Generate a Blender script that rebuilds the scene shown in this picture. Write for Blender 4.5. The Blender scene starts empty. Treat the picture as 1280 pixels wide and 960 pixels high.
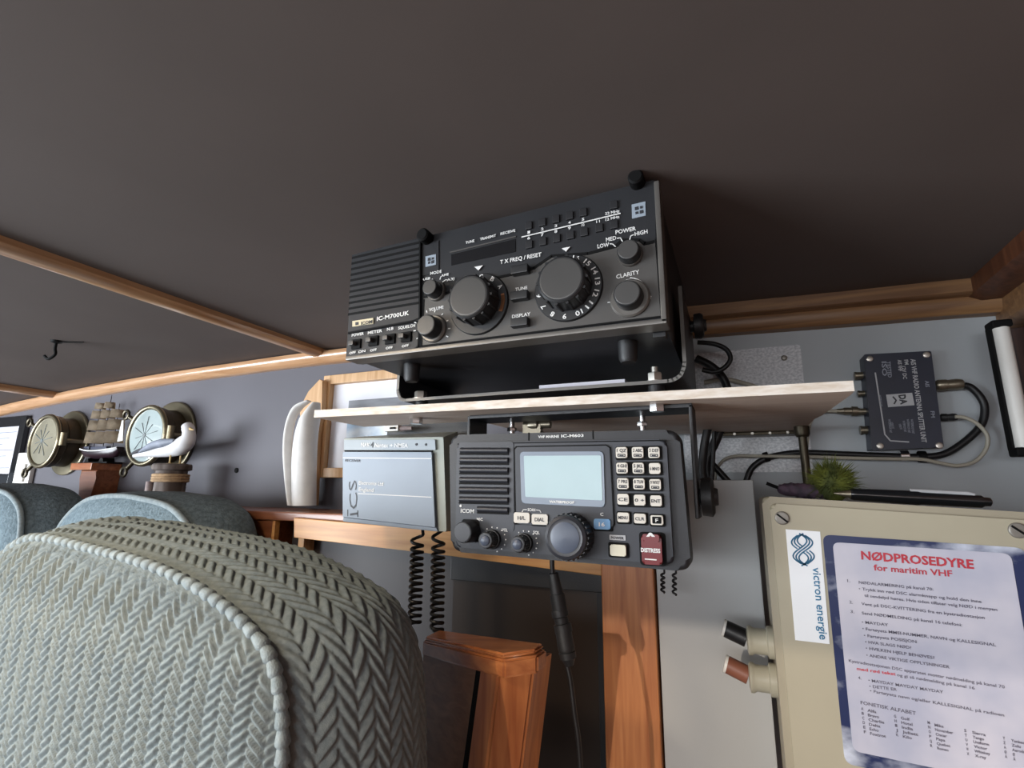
import bpy, bmesh, math, random
import numpy as np
from mathutils import Vector, Matrix
random.seed(7)
C = bpy.context.scene
COL = C.collection
Z0 = 1.30                       # eye height above the cabin floor
# ------------------------------------------------------------------ camera
F, CX, CY = 635.0, 640.0, 480.0
def _cv(px, py): return Vector((px - CX, CY - py, -F))
DV = _cv(921, 618).normalized()
WV = -_cv(-780, 600); WV = (WV - DV * WV.dot(DV)).normalized()
UV_ = WV.cross(DV)
cam = bpy.data.cameras.new('camera'); cam.sensor_fit = 'HORIZONTAL'; cam.sensor_width = 36
cam.lens = 36 * F / 1280; cam.clip_start = 0.01
camo = bpy.data.objects.new('camera', cam); COL.objects.link(camo)
camo.matrix_world = Matrix.Translation((0, 0, Z0)) @ Matrix((WV, DV, UV_)).to_4x4()
C.camera = camo
def ray(px, py):
    c = _cv(px, py); return Vector((c.dot(WV), c.dot(DV), c.dot(UV_)))
def P(px, py, Y):               # point of the wall-parallel plane at depth Y
    r = ray(px, py); r = r * (Y / r.y); return Vector((r.x, r.y, r.z + Z0))
def PZ(px, py, z):              # point of the level plane at height z above the eye
    r = ray(px, py); r = r * (z / r.z); return Vector((r.x, r.y, r.z + Z0))
def RAD(px, py, rp, Y): return (P(px, py - rp, Y) - P(px, py + rp, Y)).length / 2
# ------------------------------------------------------------------ light
C.view_settings.view_transform = 'Standard'; C.view_settings.look = 'None'
C.view_settings.gamma = 1; C.view_settings.use_curve_mapping = False
C.view_settings.exposure = 0.0
wd = bpy.data.worlds.new('world'); C.world = wd; wd.use_nodes = True
wd.node_tree.nodes['Background'].inputs[0].default_value = (0.80, 0.88, 1.0, 1)
wd.node_tree.nodes['Background'].inputs[1].default_value = 0.30
def area(name, loc, aim, sx, sy, power, colr):
    l = bpy.data.lights.new(name, 'AREA'); l.shape = 'RECTANGLE'; l.size = sx; l.size_y = sy
    l.energy = power; l.color = colr
    o = bpy.data.objects.new(name, l); COL.objects.link(o); o.location = (loc[0], loc[1], loc[2] + Z0)
    d = Vector(aim) - Vector(loc); o.rotation_euler = d.to_track_quat('-Z', 'Y').to_euler(); return o
area('window_light_port', (-2.3, -1.2, -0.22), (-0.3, 0.5, 0.0), 1.6, 0.95, 115, (0.86, 0.93, 1.0))
area('window_light_fore', (-0.5, -1.85, 0.06), (-0.1, 0.6, 0.0), 1.6, 0.28, 17, (0.95, 0.97, 1.0))
area('added_warm_fill', (-0.52, -0.03, 0.246), (-0.52, -0.0299, -1.0), 0.12, 0.12, 3.0, (1.0, 0.82, 0.60))  # added warm fill for the foreground seat top, from an unseen source
sun = bpy.data.lights.new('sun', 'SUN'); sun.energy = 1.0; sun.angle = 0.006; sun.color = (1.0, 0.85, 0.68)
suno = bpy.data.objects.new('sun', sun); COL.objects.link(suno)
SUN_DIR = Vector((0.30, 1.0, -0.129)).normalized()
suno.rotation_euler = SUN_DIR.to_track_quat('-Z', 'Y').to_euler(); suno.location = (-0.6, -1.6, Z0 + 0.9)
# ------------------------------------------------------------------ materials
def lin(h):
    h = h.lstrip('#'); v = [int(h[i:i + 2], 16) / 255 for i in (0, 2, 4)]
    return tuple(x / 12.92 if x <= 0.04045 else ((x + 0.055) / 1.055) ** 2.4 for x in v) + (1,)
MATS = {}
def mat(name, col, rough=0.5, metal=0.0, var=0.12, scale=30, bump=0.0, bscale=200, emit=0.0, coat=0.0, spec=0.5, col2=None, stretch=(1, 1, 1), detail=4, ramp=(0.35, 0.65)):
    m = bpy.data.materials.new(name); m.use_nodes = True; nt = m.node_tree; N = nt.nodes; L = nt.links
    b = N['Principled BSDF']; c = lin(col)
    b.inputs['Roughness'].default_value = rough; b.inputs['Metallic'].default_value = metal
    b.inputs['Specular IOR Level'].default_value = spec
    b.inputs['Coat Weight'].default_value = coat
    tc = N.new('ShaderNodeTexCoord'); mp = N.new('ShaderNodeMapping'); mp.inputs['Scale'].default_value = stretch
    L.new(tc.outputs['Object'], mp.inputs[0])
    nz = N.new('ShaderNodeTexNoise'); nz.inputs['Scale'].default_value = scale; nz.inputs['Detail'].default_value = detail
    L.new(mp.outputs[0], nz.inputs[0])
    mx = N.new('ShaderNodeMix'); mx.data_type = 'RGBA'
    c2 = lin(col2) if col2 else tuple(min(1, x * (1 + var)) for x in c[:3]) + (1,)
    c1 = c if col2 else tuple(x * (1 - var) for x in c[:3]) + (1,)
    mx.inputs[6].default_value = c1; mx.inputs[7].default_value = c2
    rp = N.new('ShaderNodeValToRGB'); rp.color_ramp.elements[0].position = ramp[0]; rp.color_ramp.elements[1].position = ramp[1]
    L.new(nz.outputs[0], rp.inputs[0]); L.new(rp.outputs[0], mx.inputs[0]); L.new(mx.outputs[2], b.inputs['Base Color'])
    if bump:
        n2 = N.new('ShaderNodeTexNoise'); n2.inputs['Scale'].default_value = bscale; n2.inputs['Detail'].default_value = 3
        L.new(mp.outputs[0], n2.inputs[0])
        bp = N.new('ShaderNodeBump'); bp.inputs['Strength'].default_value = bump; bp.inputs['Distance'].default_value = 0.002
        L.new(n2.outputs[0], bp.inputs['Height']); L.new(bp.outputs[0], b.inputs['Normal'])
    if emit:
        b.inputs['Emission Color'].default_value = c; b.inputs['Emission Strength'].default_value = emit
    MATS[name] = m; return m
def wood(name, c1, c2, axis='x', rough=0.4, sc=9.0, coat=0.0, knots=None):
    m = bpy.data.materials.new(name); m.use_nodes = True; nt = m.node_tree; N = nt.nodes; L = nt.links
    b = N['Principled BSDF']; b.inputs['Roughness'].default_value = rough; b.inputs['Coat Weight'].default_value = coat
    b.inputs['Coat Roughness'].default_value = 0.15
    tc = N.new('ShaderNodeTexCoord'); mp = N.new('ShaderNodeMapping')
    s = [14.0, 14.0, 14.0]; s['xyz'.index(axis)] = 0.9
    mp.inputs['Scale'].default_value = s; L.new(tc.outputs['Object'], mp.inputs[0])
    n1 = N.new('ShaderNodeTexNoise'); n1.inputs['Scale'].default_value = sc; n1.inputs['Detail'].default_value = 6; n1.inputs['Distortion'].default_value = 0.6
    L.new(mp.outputs[0], n1.inputs[0])
    rp = N.new('ShaderNodeValToRGB'); rp.color_ramp.elements[0].position = 0.3; rp.color_ramp.elements[1].position = 0.72
    rp.color_ramp.elements[0].color = lin(c1); rp.color_ramp.elements[1].color = lin(c2)
    L.new(n1.outputs[0], rp.inputs[0])
    last = rp.outputs[0]
    if knots:
        vo = N.new('ShaderNodeTexVoronoi'); vo.inputs['Scale'].default_value = 11
        L.new(tc.outputs['Object'], vo.inputs[0])
        kr = N.new('ShaderNodeValToRGB'); kr.color_ramp.elements[0].position = 0.05; kr.color_ramp.elements[1].position = 0.11
        kr.color_ramp.elements[0].color = (1, 1, 1, 1); kr.color_ramp.elements[1].color = (0, 0, 0, 1)
        L.new(vo.outputs['Distance'], kr.inputs[0])
        mx = N.new('ShaderNodeMix'); mx.data_type = 'RGBA'; mx.inputs[7].default_value = lin(knots)
        L.new(kr.outputs[0], mx.inputs[0]); L.new(last, mx.inputs[6]); last = mx.outputs[2]
    L.new(last, b.inputs['Base Color'])
    bp = N.new('ShaderNodeBump'); bp.inputs['Strength'].default_value = 0.15; bp.inputs['Distance'].default_value = 0.001
    L.new(n1.outputs[0], bp.inputs['Height']); L.new(bp.outputs[0], b.inputs['Normal'])
    MATS[name] = m; return m
M = MATS
mat('ceiling_paint', '#5e5450', 0.75, var=0.05, scale=6)
mat('grey_wall_paint', '#57555c', 0.6, var=0.06, scale=5)
mat('pale_wall_paint', '#aab0b4', 0.55, var=0.05, scale=7)
mat('casing_paint', '#b0b2b3', 0.5, var=0.03, scale=7)
mat('floor_vinyl', '#8a8076', 0.6, var=0.15, scale=8)
wood('trim_wood', '#ad8059', '#d3a983', 'x', 0.3, coat=0.5)
wood('beam_wood', '#ad8059', '#d0a67e', 'y', 0.3, coat=0.5)
wood('dark_trim_wood', '#6b4b33', '#96714b', 'x', 0.45)
wood('side_wood', '#4d2c1c', '#6e432c', 'z', 0.5)
wood('red_wood', '#74432c', '#97603f', 'x', 0.4, coat=0.3)
wood('pine', '#b97f46', '#dca768', 'x', 0.45, knots='#6d3d1c')
wood('pine_post', '#a35f34', '#cd8a55', 'z', 0.4)
wood('varnished', '#94522d', '#bf7a48', 'z', 0.28, coat=0.6)
wood('varnished_cap', '#94522d', '#bf7a48', 'x', 0.28, coat=0.6)
wood('panel_wood', '#8a5c3c', '#b07f58', 'x', 0.4, coat=0.3)
wood('light_frame_wood', '#b98d5c', '#d8b186', 'z', 0.5)
wood('ply_face', '#cbb6a6', '#dccabb', 'x', 0.55)
mat('ply_edge', '#e6ded4', 0.6, col2='#cfc0ae', scale=60, stretch=(1, 1, 4))
mat('black_plastic', '#1d1e20', 0.5, var=0.1, bump=0.12, bscale=900)
mat('black_metal', '#222326', 0.45, var=0.12, bump=0.1, bscale=700)
mat('face_black', '#26272a', 0.45, spec=0.35, var=0.06, bump=0.08, bscale=1200)
mat('face_grey', '#494745', 0.45, var=0.05, bump=0.05, bscale=1200)
mat('bezel', '#6d6a66', 0.35, 0.5, var=0.05)
mat('knob_black', '#232426', 0.4, var=0.05)
mat('knob_face', '#4a4948', 0.38, 0.2, var=0.04)
mat('deep_black', '#060607', 0.7, spec=0.2, var=0.1)
mat('white_ink', '#dcdcda', 0.5, var=0.03)
mat('dim_ink', '#a9a8a4', 0.5, var=0.03)
mat('dark_ink', '#2b2d33', 0.5, var=0.03)
mat('badge_silver', '#b9b39c', 0.35, 0.5, var=0.05)
mat('emblem', '#9aa6b2', 0.4, 0.2, var=0.04)
mat('display_dark', '#1b1b1d', 0.15, var=0.03)
mat('button_dark', '#1a1a1d', 0.5, var=0.05)
mat('vhf_body', '#232428', 0.5, var=0.06, bump=0.1, bscale=1000)
mat('vhf_face', '#2f323a', 0.48, var=0.04, bump=0.05, bscale=1200)
mat('vhf_slat', '#2b2c32', 0.42, var=0.04)
mat('lcd_frame', '#6f7c8c', 0.25, var=0.02)
mat('lcd', '#9ab3b8', 0.25, var=0.06, scale=12, emit=0.02)  # window reflection put into the pale colour and faint glow
mat('key_white', '#cfc9be', 0.45, var=0.03)
mat('key_blue', '#5f93c4', 0.4, var=0.03)
mat('power_key', '#d6d2bd', 0.45, var=0.03)
mat('distress_red', '#6a0c14', 0.3, var=0.08, coat=0.2)
mat('orange_mark', '#8f5a30', 0.5, var=0.05)
mat('chrome', '#d4d4d4', 0.22, 1.0, var=0.03)
mat('steel', '#b8b4ac', 0.35, 0.9, var=0.05)
mat('zinc', '#dfe1e4', 0.4, 0.0, col2='#b4b8bd', scale=420, detail=3, stretch=(0.7, 1, 1))
mat('nickel', '#8d8676', 0.35, 0.85, var=0.12)
mat('printer_grey', '#9aa3a9', 0.45, var=0.03)
mat('printer_rim', '#979c92', 0.45, var=0.03)
mat('printer_door', '#8c98a6', 0.45, var=0.02)
mat('printer_base', '#7f8b99', 0.4, var=0.02)
mat('cable_black', '#121214', 0.45, var=0.1)
mat('cable_beige', '#a49f91', 0.5, var=0.06)
mat('box_beige', '#a19a86', 0.5, var=0.04, scale=12)
mat('box_rim', '#958d7a', 0.5, var=0.05, scale=12)
mat('screw_grey', '#85817a', 0.45, 0.5, var=0.1)
mat('sticker_white', '#e4e7ea', 0.4, var=0.01)
mat('sticker_blue', '#2c6f94', 0.4, var=0.03)
mat('sea_print', '#1b2850', 0.35, col2='#c2c8d6', scale=24, detail=10, stretch=(1, 1, 1.6), ramp=(0.49, 0.68))
mat('page_print', '#c6c3cc', 0.35, col2='#a3a6b8', scale=14, detail=4)
mat('red_print', '#b23240', 0.45, var=0.03)
mat('text_print', '#5c5a68', 0.5, var=0.03)
mat('navy_box', '#1c2233', 0.4, var=0.1, scale=60)
mat('navy_side', '#2b3142', 0.4, var=0.08)
mat('label_grey', '#b6b8bb', 0.5, var=0.03)
mat('faint_ink', '#8a8f9b', 0.5, var=0.03)
mat('paper_white', '#dcdde4', 0.6, var=0.02)
mat('doc_paper', '#cfcdd6', 0.55, var=0.03)
mat('picture_grey', '#5b5d63', 0.5, col2='#8a8e95', scale=9, stretch=(1, 1, 4))
mat('picture_blue', '#7ea4c6', 0.5, col2='#e3ebf2', scale=14, stretch=(1, 1, 2))
mat('horn_white', '#d9d8d6', 0.5, var=0.06, scale=40)
mat('brass_old', '#857d68', 0.32, 0.85, var=0.2, scale=20)
mat('brass_dark', '#4a4438', 0.4, 0.8, var=0.2, scale=20)
mat('dial_pale', '#a8b6b6', 0.15, var=0.12, scale=14, coat=0.6)
mat('dial_cream', '#8f8a78', 0.15, var=0.15, scale=14, coat=0.6)
mat('sail_tan', '#9a8a76', 0.8, col2='#c4b49c', scale=50)
mat('hull_dark', '#2b1d24', 0.3, var=0.1)
mat('hull_blue', '#31364a', 0.35, var=0.1)
mat('plastic_white', '#d8d6d0', 0.4, var=0.03)
mat('gull_white', '#d8d8da', 0.6, var=0.06, scale=60)
mat('gull_grey', '#868d9b', 0.6, var=0.12, scale=80)
mat('gull_black', '#3a3a40', 0.6, var=0.1)
mat('gull_yellow', '#c2a874', 0.6, var=0.1)
mat('post_grey', '#7a726e', 0.85, col2='#4d423c', scale=22, stretch=(3, 3, 0.5))
mat('post_pale', '#a89b97', 0.85, col2='#6d5f62', scale=40)
mat('rope', '#a98d6d', 0.85, var=0.2, scale=150)
mat('moss', '#6a7128', 0.8, col2='#39421a', scale=60)
mat('purple_fibre', '#5a4557', 0.7, col2='#3c3340', scale=120)
mat('gloss_black', '#14181c', 0.12, var=0.05, coat=0.8)
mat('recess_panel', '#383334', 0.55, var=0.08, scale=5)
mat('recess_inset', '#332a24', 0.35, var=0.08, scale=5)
mat('knob_blue', '#4b5363', 0.38, var=0.02)
mat('mark_grey', '#6d7576', 0.5, var=0.02)
mat('seat_backing', '#1f2124', 0.7, var=0.05)
mat('gland_grey', '#a29d8c', 0.4, var=0.08)
mat('copper_cut', '#7a4a38', 0.5, var=0.1)
mat('seat_cloth', '#828c8d', 0.9, col2='#717c7f', scale=240, bump=0.25, bscale=1600)
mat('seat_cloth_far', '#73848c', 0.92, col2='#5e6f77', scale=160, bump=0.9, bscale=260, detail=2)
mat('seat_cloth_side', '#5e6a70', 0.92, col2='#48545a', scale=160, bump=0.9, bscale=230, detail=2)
mat('seat_pipe', '#7b878b', 0.9, col2='#8f9a9d', scale=200, bump=0.3, bscale=900)
# ------------------------------------------------------------------ object helpers
ORG = {}
def thing(name, label, cat, loc, group=None):
    o = bpy.data.objects.new(name, None); o.empty_display_size = 0.02; COL.objects.link(o)
    o.location = loc; o['label'] = label; o['category'] = cat
    if group: o['group'] = group
    ORG[o] = Vector(loc); return o
def obj(name, bm, m, parent=None, smooth=40, label=None, kind=None, keep=False):
    """links the world-space bmesh as one mesh object (vertices made relative to its thing)"""
    if not keep: bmesh.ops.recalc_face_normals(bm, faces=bm.faces)
    o0 = Vector((0, 0, 0)); p = parent
    while p is not None:
        if p in ORG: o0 = ORG[p]
        p = p.parent
    if parent is None:
        cs = [v.co for v in bm.verts]
        lo = [min(c[i] for c in cs) for i in range(3)]; hi = [max(c[i] for c in cs) for i in range(3)]
        o0 = Vector(((lo[0] + hi[0]) / 2, (lo[1] + hi[1]) / 2, lo[2]))
    bmesh.ops.translate(bm, verts=bm.verts, vec=-o0)
    me = bpy.data.meshes.new(name); bm.to_mesh(me); bm.free()
    me.materials.append(M[m] if isinstance(m, str) else m)
    if smooth:
        me.shade_smooth(); me.set_sharp_from_angle(angle=math.radians(smooth))
    o = bpy.data.objects.new(name, me); COL.objects.link(o)
    if smooth and smooth < 100:
        wn = o.modifiers.new('weighted_normal', 'WEIGHTED_NORMAL'); wn.keep_sharp = True
    if parent is None: o.location = o0
    o.parent = parent
    if label: o['label'] = label
    if kind: o['kind'] = kind
    return o
def tag(o, label, cat, group=None):
    o['label'] = label; o['category'] = cat
    if group: o['group'] = group
    return o
def struct(name, bm, m, smooth=40):
    o = obj(name, bm, m, None, smooth); o['kind'] = 'structure'; return o
def B(): return bmesh.new()
def bevel(bm, geom_faces, r, seg=2):
    if r <= 0: return
    es = list({e for f in geom_faces for e in f.edges})
    bmesh.ops.bevel(bm, geom=es, offset=r, segments=seg, affect='EDGES', profile=0.5, clamp_overlap=True)
def box(bm, x0, x1, y0, y1, z0, z1, r=0.0, seg=2):       # z absolute
    vs = [bm.verts.new((x, y, z)) for x in (x0, x1) for y in (y0, y1) for z in (z0, z1)]
    q = [(0, 1, 3, 2), (4, 6, 7, 5), (0, 4, 5, 1), (2, 3, 7, 6), (0, 2, 6, 4), (1, 5, 7, 3)]
    fs = [bm.faces.new([vs[i] for i in f]) for f in q]
    bevel(bm, fs, r, seg)
def prism(bm, poly, y0, y1, r=0.0, seg=2):               # poly: list of (x,z) seen from the room, depth y0..y1
    a = [bm.verts.new((p[0], y0, p[1])) for p in poly]; b = [bm.verts.new((p[0], y1, p[1])) for p in poly]
    f0 = bm.faces.new(a); f1 = bm.faces.new(list(reversed(b)))
    n = len(a)
    for i in range(n): bm.faces.new((a[i], b[i], b[(i + 1) % n], a[(i + 1) % n]))
    if r > 0: bmesh.ops.bevel(bm, geom=list(f0.edges), offset=r, segments=seg, affect='EDGES', profile=0.5, clamp_overlap=True)
def slab(bm, poly, z0, z1):                              # poly: list of (x,y), height z0..z1
    a = [bm.verts.new((p[0], p[1], z0)) for p in poly]; b = [bm.verts.new((p[0], p[1], z1)) for p in poly]
    bm.faces.new(a); bm.faces.new(list(reversed(b))); n = len(a)
    for i in range(n): bm.faces.new((a[i], b[i], b[(i + 1) % n], a[(i + 1) % n]))
def rrect(cx, cz, hw, hh, r, n=5):
    pts = []
    for sx, sz, a0 in ((1, 1, 0), (-1, 1, 90), (-1, -1, 180), (1, -1, 270)):
        for k in range(n + 1):
            a = math.radians(a0 + 90 * k / n)
            pts.append((cx + sx * (hw - r) + r * math.cos(a), cz + sz * (hh - r) + r * math.sin(a)))
    return pts
def rquad(pts, r, n=5):                                  # rounds the corners of a polygon of (x,z)
    out = []; m = len(pts)
    for i in range(m):
        p, a, b = Vector(pts[i]), Vector(pts[i - 1]), Vector(pts[(i + 1) % m])
        ua, ub = (a - p).normalized(), (b - p).normalized()
        s, e = p + ua * r, p + ub * r
        for k in range(n + 1):
            t = k / n; q = s * (1 - t) ** 2 + p * 2 * t * (1 - t) + e * t * t
            out.append((q.x, q.y))
    return out
def xz(px, py, Y): p = P(px, py, Y); return (p.x, p.z)
def pxpoly(pts, Y): return [xz(a, b, Y) for a, b in pts]
def frame_of(d):
    d = Vector(d).normalized(); u = Vector((0, 0, 1)) if abs(d.z) < 0.9 else Vector((1, 0, 0))
    a = d.cross(u).normalized(); return d, a, d.cross(a)
def lathe(bm, o, d, prof, seg=32, sc=1.0):               # prof: list of (distance along d, radius)
    d, a, b = frame_of(d); o = Vector(o); rings = []
    for h, r in prof:
        r = max(r, 1e-5)
        rings.append([bm.verts.new(o + d * h + (a * math.cos(2 * math.pi * k / seg) + b * math.sin(2 * math.pi * k / seg)) * r * sc) for k in range(seg)])
    for i in range(len(rings) - 1):
        for k in range(seg): bm.faces.new((rings[i][k], rings[i][(k + 1) % seg], rings[i + 1][(k + 1) % seg], rings[i + 1][k]))
    bm.faces.new(list(reversed(rings[0]))); bm.faces.new(rings[-1])
def cyl(bm, p0, p1, r, seg=20, r1=None, bev=0.0):
    p0, p1 = Vector(p0), Vector(p1); L = (p1 - p0).length; r1 = r if r1 is None else r1
    if bev: lathe(bm, p0, p1 - p0, [(0, r - bev), (bev, r), (L - bev, r1), (L, r1 - bev)], seg)
    else: lathe(bm, p0, p1 - p0, [(0, r), (L, r1)], seg)
def smoothpts(pts, n=6):
    pts = [Vector(p) for p in pts]; out = []
    for i in range(len(pts) - 1):
        p0, p1, p2, p3 = pts[max(i - 1, 0)], pts[i], pts[i + 1], pts[min(i + 2, len(pts) - 1)]
        for k in range(n):
            t = k / n
            out.append(0.5 * ((2 * p1) + (p2 - p0) * t + (2 * p0 - 5 * p1 + 4 * p2 - p3) * t * t + (3 * p1 - p0 - 3 * p2 + p3) * t ** 3))
    out.append(pts[-1]); return out
def tube(bm, pts, r, seg=10, rad=None, cap=True):
    pts = [Vector(p) for p in pts]; rings = []; n = len(pts)
    t = (pts[1] - pts[0]).normalized(); _, a, b = frame_of(t)
    for i, p in enumerate(pts):
        t2 = (pts[min(i + 1, n - 1)] - pts[max(i - 1, 0)]).normalized()
        a = (a - t2 * a.dot(t2)).normalized(); b = t2.cross(a)
        rr = rad[i] if rad else r
        rings.append([bm.verts.new(p + (a * math.cos(2 * math.pi * k / seg) + b * math.sin(2 * math.pi * k / seg)) * rr) for k in range(seg)])
    for i in range(n - 1):
        for k in range(seg): bm.faces.new((rings[i][k], rings[i][(k + 1) % seg], rings[i + 1][(k + 1) % seg], rings[i + 1][k]))
    if cap: bm.faces.new(list(reversed(rings[0]))); bm.faces.new(rings[-1])
_TC = {}
def text_geo(s, bold):
    k = (s, bold)
    if k not in _TC:
        cu = bpy.data.curves.new('lettering_curve', 'FONT'); cu.body = s; cu.size = 1.0; cu.offset = bold; cu.resolution_u = 2
        o = bpy.data.objects.new('lettering_curve', cu)
        me = bpy.data.meshes.new_from_object(o)
        vs = [(v.co.x, v.co.y) for v in me.vertices]; fs = [tuple(p.vertices) for p in me.polygons]
        bpy.data.objects.remove(o); bpy.data.curves.remove(cu); bpy.data.meshes.remove(me)
        _TC[k] = (vs, fs)
    return _TC[k]
def text(bm, s, a, b, h, Y, bold=0.02, cap=0.73):
    """lettering on the plane Y: baseline runs from (x,z) a to b, capital height h"""
    vs, fs = text_geo(s, bold)
    if not vs: return
    xs = [v[0] for v in vs]; x0, x1 = min(xs), max(xs)
    a, b = Vector(a), Vector(b); u = b - a; n = Vector((-u.y, u.x)).normalized() * (h / cap); u = u / max(x1 - x0, 1e-6)
    nv = [bm.verts.new((a.x + u.x * (x - x0) + n.x * y, Y, a.y + u.y * (x - x0) + n.y * y)) for x, y in vs]
    for f in fs:
        try: bm.faces.new([nv[i] for i in f])
        except ValueError: pass
def ptext(bm, s, p0, p1, hpx, Y, lift=0.0004, bold=0.02):
    text(bm, s, xz(*p0, Y), xz(*p1, Y), RAD(p0[0], p0[1], hpx, Y), Y - lift, bold)
def pstroke(bm, pts, wpx, Y, lift=0.0004, th=0.0003):    # a printed line: flat ribbon with a little body
    q = [Vector(xz(a, b, Y)) for a, b in pts]; w = RAD(pts[0][0], pts[0][1], wpx / 2, Y)
    stroke(bm, q, w, Y, lift, th)
def stroke(bm, q, w, Y, lift=0.0004, th=0.0003):
    for i in range(len(q) - 1):
        a, b = Vector(q[i]), Vector(q[i + 1]); u = (b - a)
        if u.length < 1e-7: continue
        u.normalize(); n = Vector((-u.y, u.x)) * w
        prism(bm, [a - n - u * w * 0.3, b - n + u * w * 0.3, b + n + u * w * 0.3, a + n - u * w * 0.3], Y - lift, Y - lift + th)
def hexnut(bm, o, d, r, h):
    lathe(bm, o, d, [(0, r * 0.96), (h * 0.12, r), (h * 0.88, r), (h, r * 0.92)], 6)
# ================================================================== SETTING
YW = 0.73
CPROF = [(-3.4, 0.07), (-2.4, 0.165), (-1.90, 0.218), (-1.52, 0.2425), (-1.21, 0.2555), (-0.95, 0.260), (-0.71, 0.262), (-0.35, 0.256), (-0.02, 0.2475), (0.14, 0.2425), (0.285, 0.2385), (0.6, 0.222)]
CP = [(p.x, p.y) for p in smoothpts([(a, b, 0) for a, b in CPROF], 5)]
def cz(x):
    for (a, b), (c, d) in zip(CP, CP[1:]):
        if a <= x <= c: return b + (d - b) * (x - a) / (c - a) + Z0
    return CP[-1][1] + Z0
bm = B(); prism(bm, [(x, z + Z0) for x, z in CP] + [(x, z + Z0 + 0.04) for x, z in reversed(CP)], -2.0, YW + 0.06); struct('ceiling', bm, 'ceiling_paint')
bm = B(); prism(bm, [(-3.4, 0.0), (0.02, 0.0)] + [(x, z + Z0 + 0.002) for x, z in reversed(CP) if x <= 0.02], YW, YW + 0.05); struct('wall_back', bm, 'grey_wall_paint')
bm = B(); prism(bm, [(-0.20, 0.9), (0.33, 0.9)] + [(x, z + Z0 + 0.002) for x, z in reversed(CP) if -0.2 < x <= 0.33], YW - 0.005, YW + 0.04); struct('wall_starboard', bm, 'pale_wall_paint')
bm = B(); box(bm, 0.305, 0.36, -2.0, YW + 0.05, 0.0, Z0 + 0.25); struct('wall_right', bm, 'side_wood')
bm = B(); box(bm, -3.4, 0.36, -2.04, -2.0, Z0 + 0.208, Z0 + 0.30); box(bm, -3.4, 0.36, -2.04, -2.0, 0.0, Z0 - 0.45); struct('wall_front', bm, 'side_wood')
bm = B(); box(bm, -3.4, 0.6, -2.0, YW + 0.05, -0.05, 0.0); struct('floor', bm, 'floor_vinyl')
# mouldings
def mould(name, x0, x1, m, dy, dz, n=24, y1=None, two=False):
    bm = B(); xs = [x0 + (x1 - x0) * i / n for i in range(n + 1)]; y1 = y1 or YW
    prof = [(0, 0), (-dy * 0.5, 0), (-dy * 0.9, -dz * 0.12), (-dy, -dz * 0.35), (-dy * 0.92, -dz * 0.62), (-dy * 0.55, -dz * 0.92), (-dy * 0.3, -dz), (0, -dz)]
    if two: prof = [(0, 0), (-dy, 0), (-dy, -dz * 0.42), (-dy * 0.9, -dz * 0.48), (-dy * 0.62, -dz * 0.48), (-dy * 0.66, -dz * 0.62), (-dy * 0.6, -dz * 0.86), (-dy * 0.45, -dz), (0, -dz)]
    rings = [[bm.verts.new((x, y1 + a, cz(x) + b)) for a, b in prof] for x in xs]
    k = len(prof)
    for r, s in zip(rings, rings[1:]):
        for i in range(k): bm.faces.new((r[i], r[(i + 1) % k], s[(i + 1) % k], s[i]))
    bm.faces.new(rings[0]); bm.faces.new(list(reversed(rings[-1])))
    return struct(name, bm, m)
mould('trim_1', -3.3, -0.2, 'trim_wood', 0.022, 0.026, 60)
mould('trim_2', -0.2, 0.29, 'dark_trim_wood', 0.034, 0.036, 16, YW - 0.005, two=True)
def batten(name, x, w, d, m='beam_wood'):
    bm = B(); z = cz(x)
    pr = [(x - w, z + 0.003), (x - w, z - d * 0.5), (x - w * 0.7, z - d * 0.85), (x - w * 0.3, z - d), (x + w * 0.3, z - d), (x + w * 0.7, z - d * 0.85), (x + w, z - d * 0.5), (x + w, z + 0.003)]
    prism(bm, pr, -1.6, YW - 0.012); return struct(name, bm, m)
batten('trim_3', -0.715, 0.016, 0.014)
batten('trim_4', -1.60, 0.016, 0.014)
bm = B(); prism(bm, [(0.258, Z0 + 0.245), (0.258, Z0 + 0.222), (0.268, Z0 + 0.216), (0.31, Z0 + 0.216), (0.31, Z0 + 0.25)], -0.3, YW - 0.02); struct('trim_5', bm, 'side_wood')
bm = B(); prism(bm, [(0.286, Z0 + 0.216), (0.286, Z0 + 0.192), (0.294, Z0 + 0.186), (0.31, Z0 + 0.186), (0.31, Z0 + 0.216)], -0.3, YW - 0.006); struct('trim_6', bm, 'dark_trim_wood')
# ledge along the back wall, its bracket board, pine rail and post
YL = 0.60; ZL = Z0 - 0.033
bm = B(); box(bm, -2.6, -0.30, YL, YW - 0.001, ZL - 0.014, ZL, 0.003)
tag(obj('ledge', bm, 'red_wood'), 'long red brown wooden ledge along the grey back wall', 'shelf')
t = thing('ledge_bracket', 'red brown wooden end board under the ledge beside the seat', 'bracket', (-0.75, 0.66, ZL - 0.3))
bm = B(); box(bm, -1.05, -0.668, YL + 0.006, YW - 0.002, ZL - 0.55, ZL - 0.0145, 0.002); obj('board', bm, 'red_wood', t)
bm = B(); box(bm, -0.6675, -0.6615, YL + 0.004, YL + 0.014, ZL - 0.55, ZL - 0.0145, 0.001); obj('edge_strip', bm, 'pine', t, label='pale front edge strip')
YR = 0.592
bm = B(); za = P(367, 650, YR).z; 
prism(bm, pxpoly([(367, 647), (367, 672), (560, 694.5), (752, 720), (752, 680)], YR), YR, YR + 0.022, 0.0015)
tag(obj('rail', bm, 'pine'), 'pale knotty pine rail running under the two lower grey and black units', 'rail')
YP = 0.575
bm = B(); x0, _ = xz(751, 712, YP); x1, _ = xz(817, 715, YP); 
box(bm, x0, x1, YP, YP + 0.04, 0.0, Z0 - 0.035, 0.002)
tag(obj('pine_post', bm, 'pine_post'), 'upright reddish pine post below the black VHF radio', 'post')
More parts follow.
